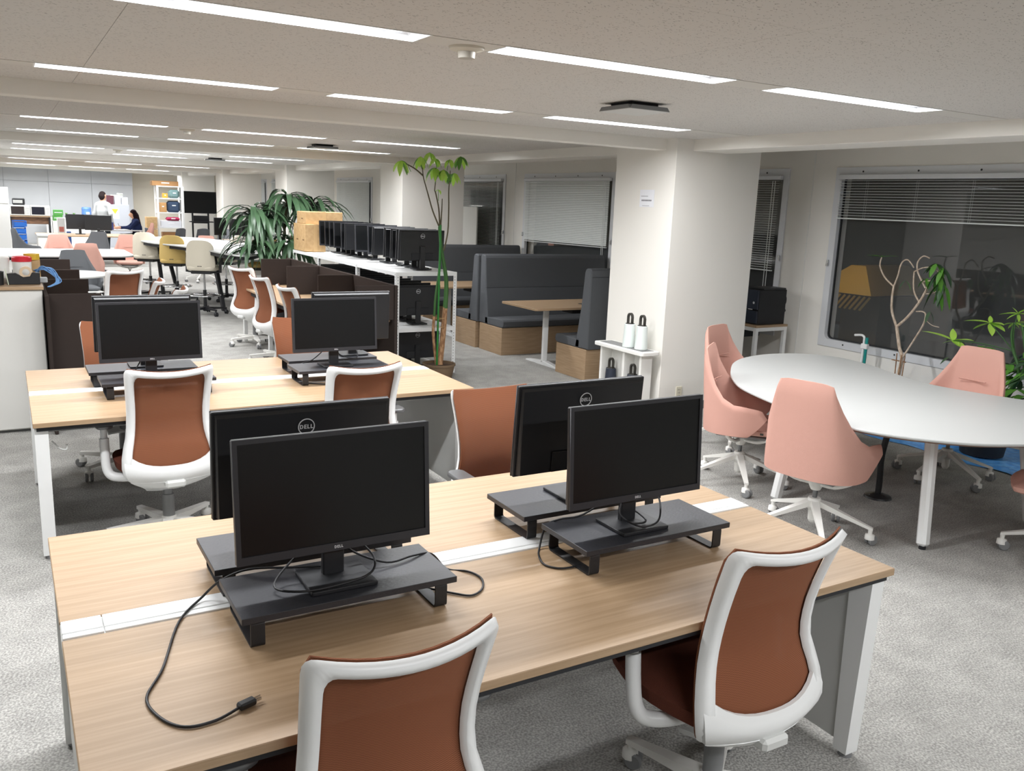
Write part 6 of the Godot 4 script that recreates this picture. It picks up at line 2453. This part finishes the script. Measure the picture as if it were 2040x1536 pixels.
	person("standing person in a pale grey shirt, seen from behind", Vector3(2.55, 0, -28.2), -40.0, man, [[Vector3(0, 1.63, 0.015), Vector3(0, 1.68, -0.01), 0.088, 0.09], [Vector3(0, 1.57, 0.03), Vector3(0, 1.62, 0.03), 0.06, 0.075]], rgb8(48, 42, 40))
	var navy := rgb8(36, 46, 74)
	var wo := [
		[Vector3(0, 0.52, 0.02), Vector3(0, 0.78, 0.0), 0.14, 0.125, navy], [Vector3(-0.09, 0.96, -0.03), Vector3(0.09, 0.96, -0.03), 0.085, 0.085, navy], [Vector3(0, 0.78, 0.0), Vector3(0, 0.94, -0.03), 0.125, 0.1, navy],
		[Vector3(0, 1.0, -0.04), Vector3(0, 1.09, -0.07), 0.05, 0.048, skin], [Vector3(0, 1.15, -0.1), Vector3(0, 1.2, -0.085), 0.072, 0.08, skin], [Vector3(0, 1.1, -0.135), Vector3(0, 1.115, -0.12), 0.032, 0.045, skin], [Vector3(0, 1.15, -0.185), Vector3(0, 1.14, -0.19), 0.012, 0.014, skin],
	]
	for s in [-1.0, 1.0]:
		wo.append([Vector3(s * 0.16, 0.95, -0.03), Vector3(s * 0.2, 0.78, -0.2), 0.055, 0.045, navy])
		wo.append([Vector3(s * 0.2, 0.78, -0.2), Vector3(s * 0.1, 0.78, -0.42), 0.044, 0.034, navy])
		wo.append_array(hand(Vector3(s * 0.1, 0.78, -0.44), Vector3(-s * 0.3, -0.1, -0.95).normalized(), Vector3(s * 0.95, 0, -0.3), skin))
		wo.append([Vector3(s * 0.09, 0.54, 0.0), Vector3(s * 0.11, 0.53, -0.42), 0.095, 0.07, dark])
		wo.append([Vector3(s * 0.11, 0.53, -0.42), Vector3(s * 0.11, 0.1, -0.38), 0.062, 0.045, dark])
		wo.append([Vector3(s * 0.11, 0.045, -0.36), Vector3(s * 0.12, 0.04, -0.55), 0.042, 0.034, rgb8(30, 30, 32)])
	person("seated dark-haired person in a navy top writing at a white desk", Vector3(3.3, 0, -27.0), 90.0, wo, [[Vector3(0, 1.18, -0.06), Vector3(0, 1.21, -0.075), 0.085, 0.088], [Vector3(0, 1.12, -0.02), Vector3(0, 0.82, 0.07), 0.085, 0.055], [Vector3(0.05, 1.12, -0.04), Vector3(0.07, 0.88, 0.03), 0.05, 0.035], [Vector3(-0.05, 1.12, -0.04), Vector3(-0.07, 0.88, 0.03), 0.05, 0.035]], rgb8(34, 28, 30))
	t = thing("office_chair", "low chair of the seated dark-haired person", "chair", Vector3(3.3, 0, -27.0), 90.0)
	st = ST()
	ext(st, rrect(0.46, 0.46, 0.1), 0.0, 0.05, flat_up(0.385), true, 0.015)
	obj("seat", st, M.grey_fabric, t)
	st = ST()
	cb(st, Vector3(0, 0.62, 0.25), Vector3(0.4, 0.34, 0.04), 0.015)
	obj("backrest", st, M.grey_fabric, t)
	st = ST(true)
	cyl(st, Vector3(0, 0.39, 0), Vector3(0, 0.09, 0), 0.025, 0.025, 10)
	obj("gas_column", st, M.black, t)
	star_base(t, 5, 0.28, 0.1, M.black, 0.0, M.black)
	for k in 3:
		st = ST(true)
		if k == 0:
			cyl(st, Vector3(2.62, 0.7205, -26.75), Vector3(2.62, 0.93, -26.75), 0.045, 0.045, 14)
			tag(obj("drink_bottle", st, mat(rgb8(72, 78, 140), 0.4)), "slim indigo bottle on the white desk of the seated person", "bottle")
		elif k == 1:
			cb(st, Vector3(2.8, 0.728, -26.85), Vector3(0.3, 0.012, 0.22), 0.003)
			tag(obj("notebook", st, M.paper), "white paper pad on the desk of the seated person", "paper")
		else:
			cyl(st, Vector3(2.84, 0.79, -26.95), Vector3(2.80, 0.9, -26.92), 0.006, 0.006, 6)
			tag(obj("pen", st, M.black), "pen held upright by the seated person", "pen")
	# far ceiling fittings live with the room: smoke detectors and air grilles
	for p in [[1.68, -3.3], [1.68, -9.5], [1.68, -15.6]]:
		t = thing("smoke_detector", "round white smoke detector on the ceiling %s" % ["between the two near strip lights", "over the rack bay", "over the high table bay"][[-3.3, -9.5, -15.6].find(p[1])], "smoke detector", Vector3(p[0], CEIL, p[1]))
		st = ST(true)
		lathe(st, [Vector2(0.075, 0), Vector2(0.07, -0.012), Vector2(0.04, -0.02), Vector2(0, -0.02)], 24)
		obj("base", st, mat(rgb8(206, 200, 186), 0.6), t)
		st = ST(true)
		lathe(st, [Vector2(0.036, -0.018), Vector2(0.034, -0.045), Vector2(0.0, -0.05)], 20)
		obj("sensor_head", st, mat(rgb8(190, 186, 176), 0.6), t)
	for p in [[3.33, -4.3], [3.4, -10.45], [3.4, -16.6]]:
		t = thing("air_diffuser", "square grey air diffuser hanging from the ceiling %s" % ["over the near bay", "over the rack bay", "over the high table bay"][[-4.3, -10.45, -16.6].find(p[1])], "air diffuser", Vector3(p[0], CEIL, p[1]))
		st = ST()
		cb(st, Vector3(0, -0.012, 0), Vector3(0.2, 0.024, 0.2), 0.0)
		obj("neck", st, M.black_matte, t)
		st = ST()
		var poly := PackedVector2Array([Vector2(-0.15, -0.045), Vector2(0.15, -0.045), Vector2(0.13, -0.022), Vector2(-0.13, -0.022)])
		for q in [0.0, PI / 2]:
			ext(st, poly, -0.15, 0.15, Transform3D(Basis(Vector3.UP, q), Vector3.ZERO))
		obj("cone", st, mat(rgb8(122, 124, 126), 0.6), t)
		st = ST()
		cb(st, Vector3(0, -0.046, 0), Vector3(0.3, 0.004, 0.3), 0.001)
		obj("face_plate", st, M.light_grey, t)

# ---------------------------------------------------------------- what lies outside the windows
func build_outside() -> void:
	var st := ST()
	cb(st, Vector3(14.5, -0.6, -12.0), Vector3(14.0, 0.2, 50.0))
	tag(obj("yard", st, mat(rgb8(70, 68, 64), 0.95)), "dark yard outside the windows at night", "ground")
	# small pavilion with a lit golden tiled roof
	var t := thing("pavilion", "small pavilion with a lit golden ribbed roof outside the big window", "building", Vector3(11.4, 0, -8.8))
	var gold := mat(rgb8(176, 152, 84), 0.5)
	st = ST()
	cb(st, Vector3(0.5, 0.09, 0), Vector3(0.8, 1.16, 0.7), 0.0)
	obj("wall", st, mat(rgb8(96, 84, 66), 0.9), t)
	st = ST()
	face(st, [Vector3(-0.05, 1.13, -0.13), Vector3(-0.05, 1.13, 0.13), Vector3(-0.4, 0.72, 0.55), Vector3(-0.4, 0.72, -0.6)], Vector3(0.6, 0.3, 0))
	face(st, [Vector3(-0.05, 1.13, -0.13), Vector3(1.0, 1.13, -0.13), Vector3(1.3, 0.72, -0.6), Vector3(-0.4, 0.72, -0.6)], Vector3(0.6, 0.3, 0))
	face(st, [Vector3(-0.05, 1.13, 0.13), Vector3(1.0, 1.13, 0.13), Vector3(1.3, 0.72, 0.55), Vector3(-0.4, 0.72, 0.55)], Vector3(0.6, 0.3, 0))
	face(st, [Vector3(-0.05, 1.13, -0.13), Vector3(-0.05, 1.13, 0.13), Vector3(1.0, 1.13, 0.13), Vector3(1.0, 1.13, -0.13)], Vector3(0.6, 0.3, 0))
	obj("roof", st, gold, t)
	for k in 14:
		var f := k / 13.0
		st = ST()
		bar(st, Vector3(-0.42, 0.70, lerpf(-0.6, 0.55, f)), Vector3(-0.50, 0.5, lerpf(-0.72, 0.45, f)), 0.035, 0.03, 0.0)
		obj("rafter", st, gold, t)
	var lamp := OmniLight3D.new()
	lamp.name = "roof_lamp_light"
	lamp.light_energy = 0.4
	lamp.light_color = Color(1.0, 0.86, 0.5)
	lamp.light_size = 0.06
	lamp.omni_range = 12.0
	lamp.shadow_enabled = true
	lamp.position = Vector3(-1.0, 1.5, 0.1)
	t.add_child(lamp)
	st = ST(true)
	lathe(st, [Vector2(0, -0.07), Vector2(0.05, -0.05), Vector2(0.07, 0), Vector2(0.05, 0.05), Vector2(0, 0.07)], 12, Transform3D(Basis(), Vector3(-1.0, 1.5, 0.1)), true)
	var gl := mat(Color.WHITE, 0.5)
	gl.emission_enabled = true
	gl.emission = Color(1.0, 0.86, 0.5)
	gl.emission_energy_multiplier = 0.6
	obj("lamp_globe", st, gl, t)
	st = ST(true)
	cyl(st, Vector3(-1.0, -0.5, 0.1), Vector3(-1.0, 1.43, 0.1), 0.02, 0.02, 8)
	obj("lamp_post", st, M.black, t)
	st = ST()
	cb(st, Vector3(16.0, 2.51, -12.0), Vector3(0.4, 6.0, 40.0))
	tag(obj("neighbour_wall", st, mat(rgb8(84, 84, 80), 0.9)), "dark wall of the neighbouring building seen through the windows", "building")
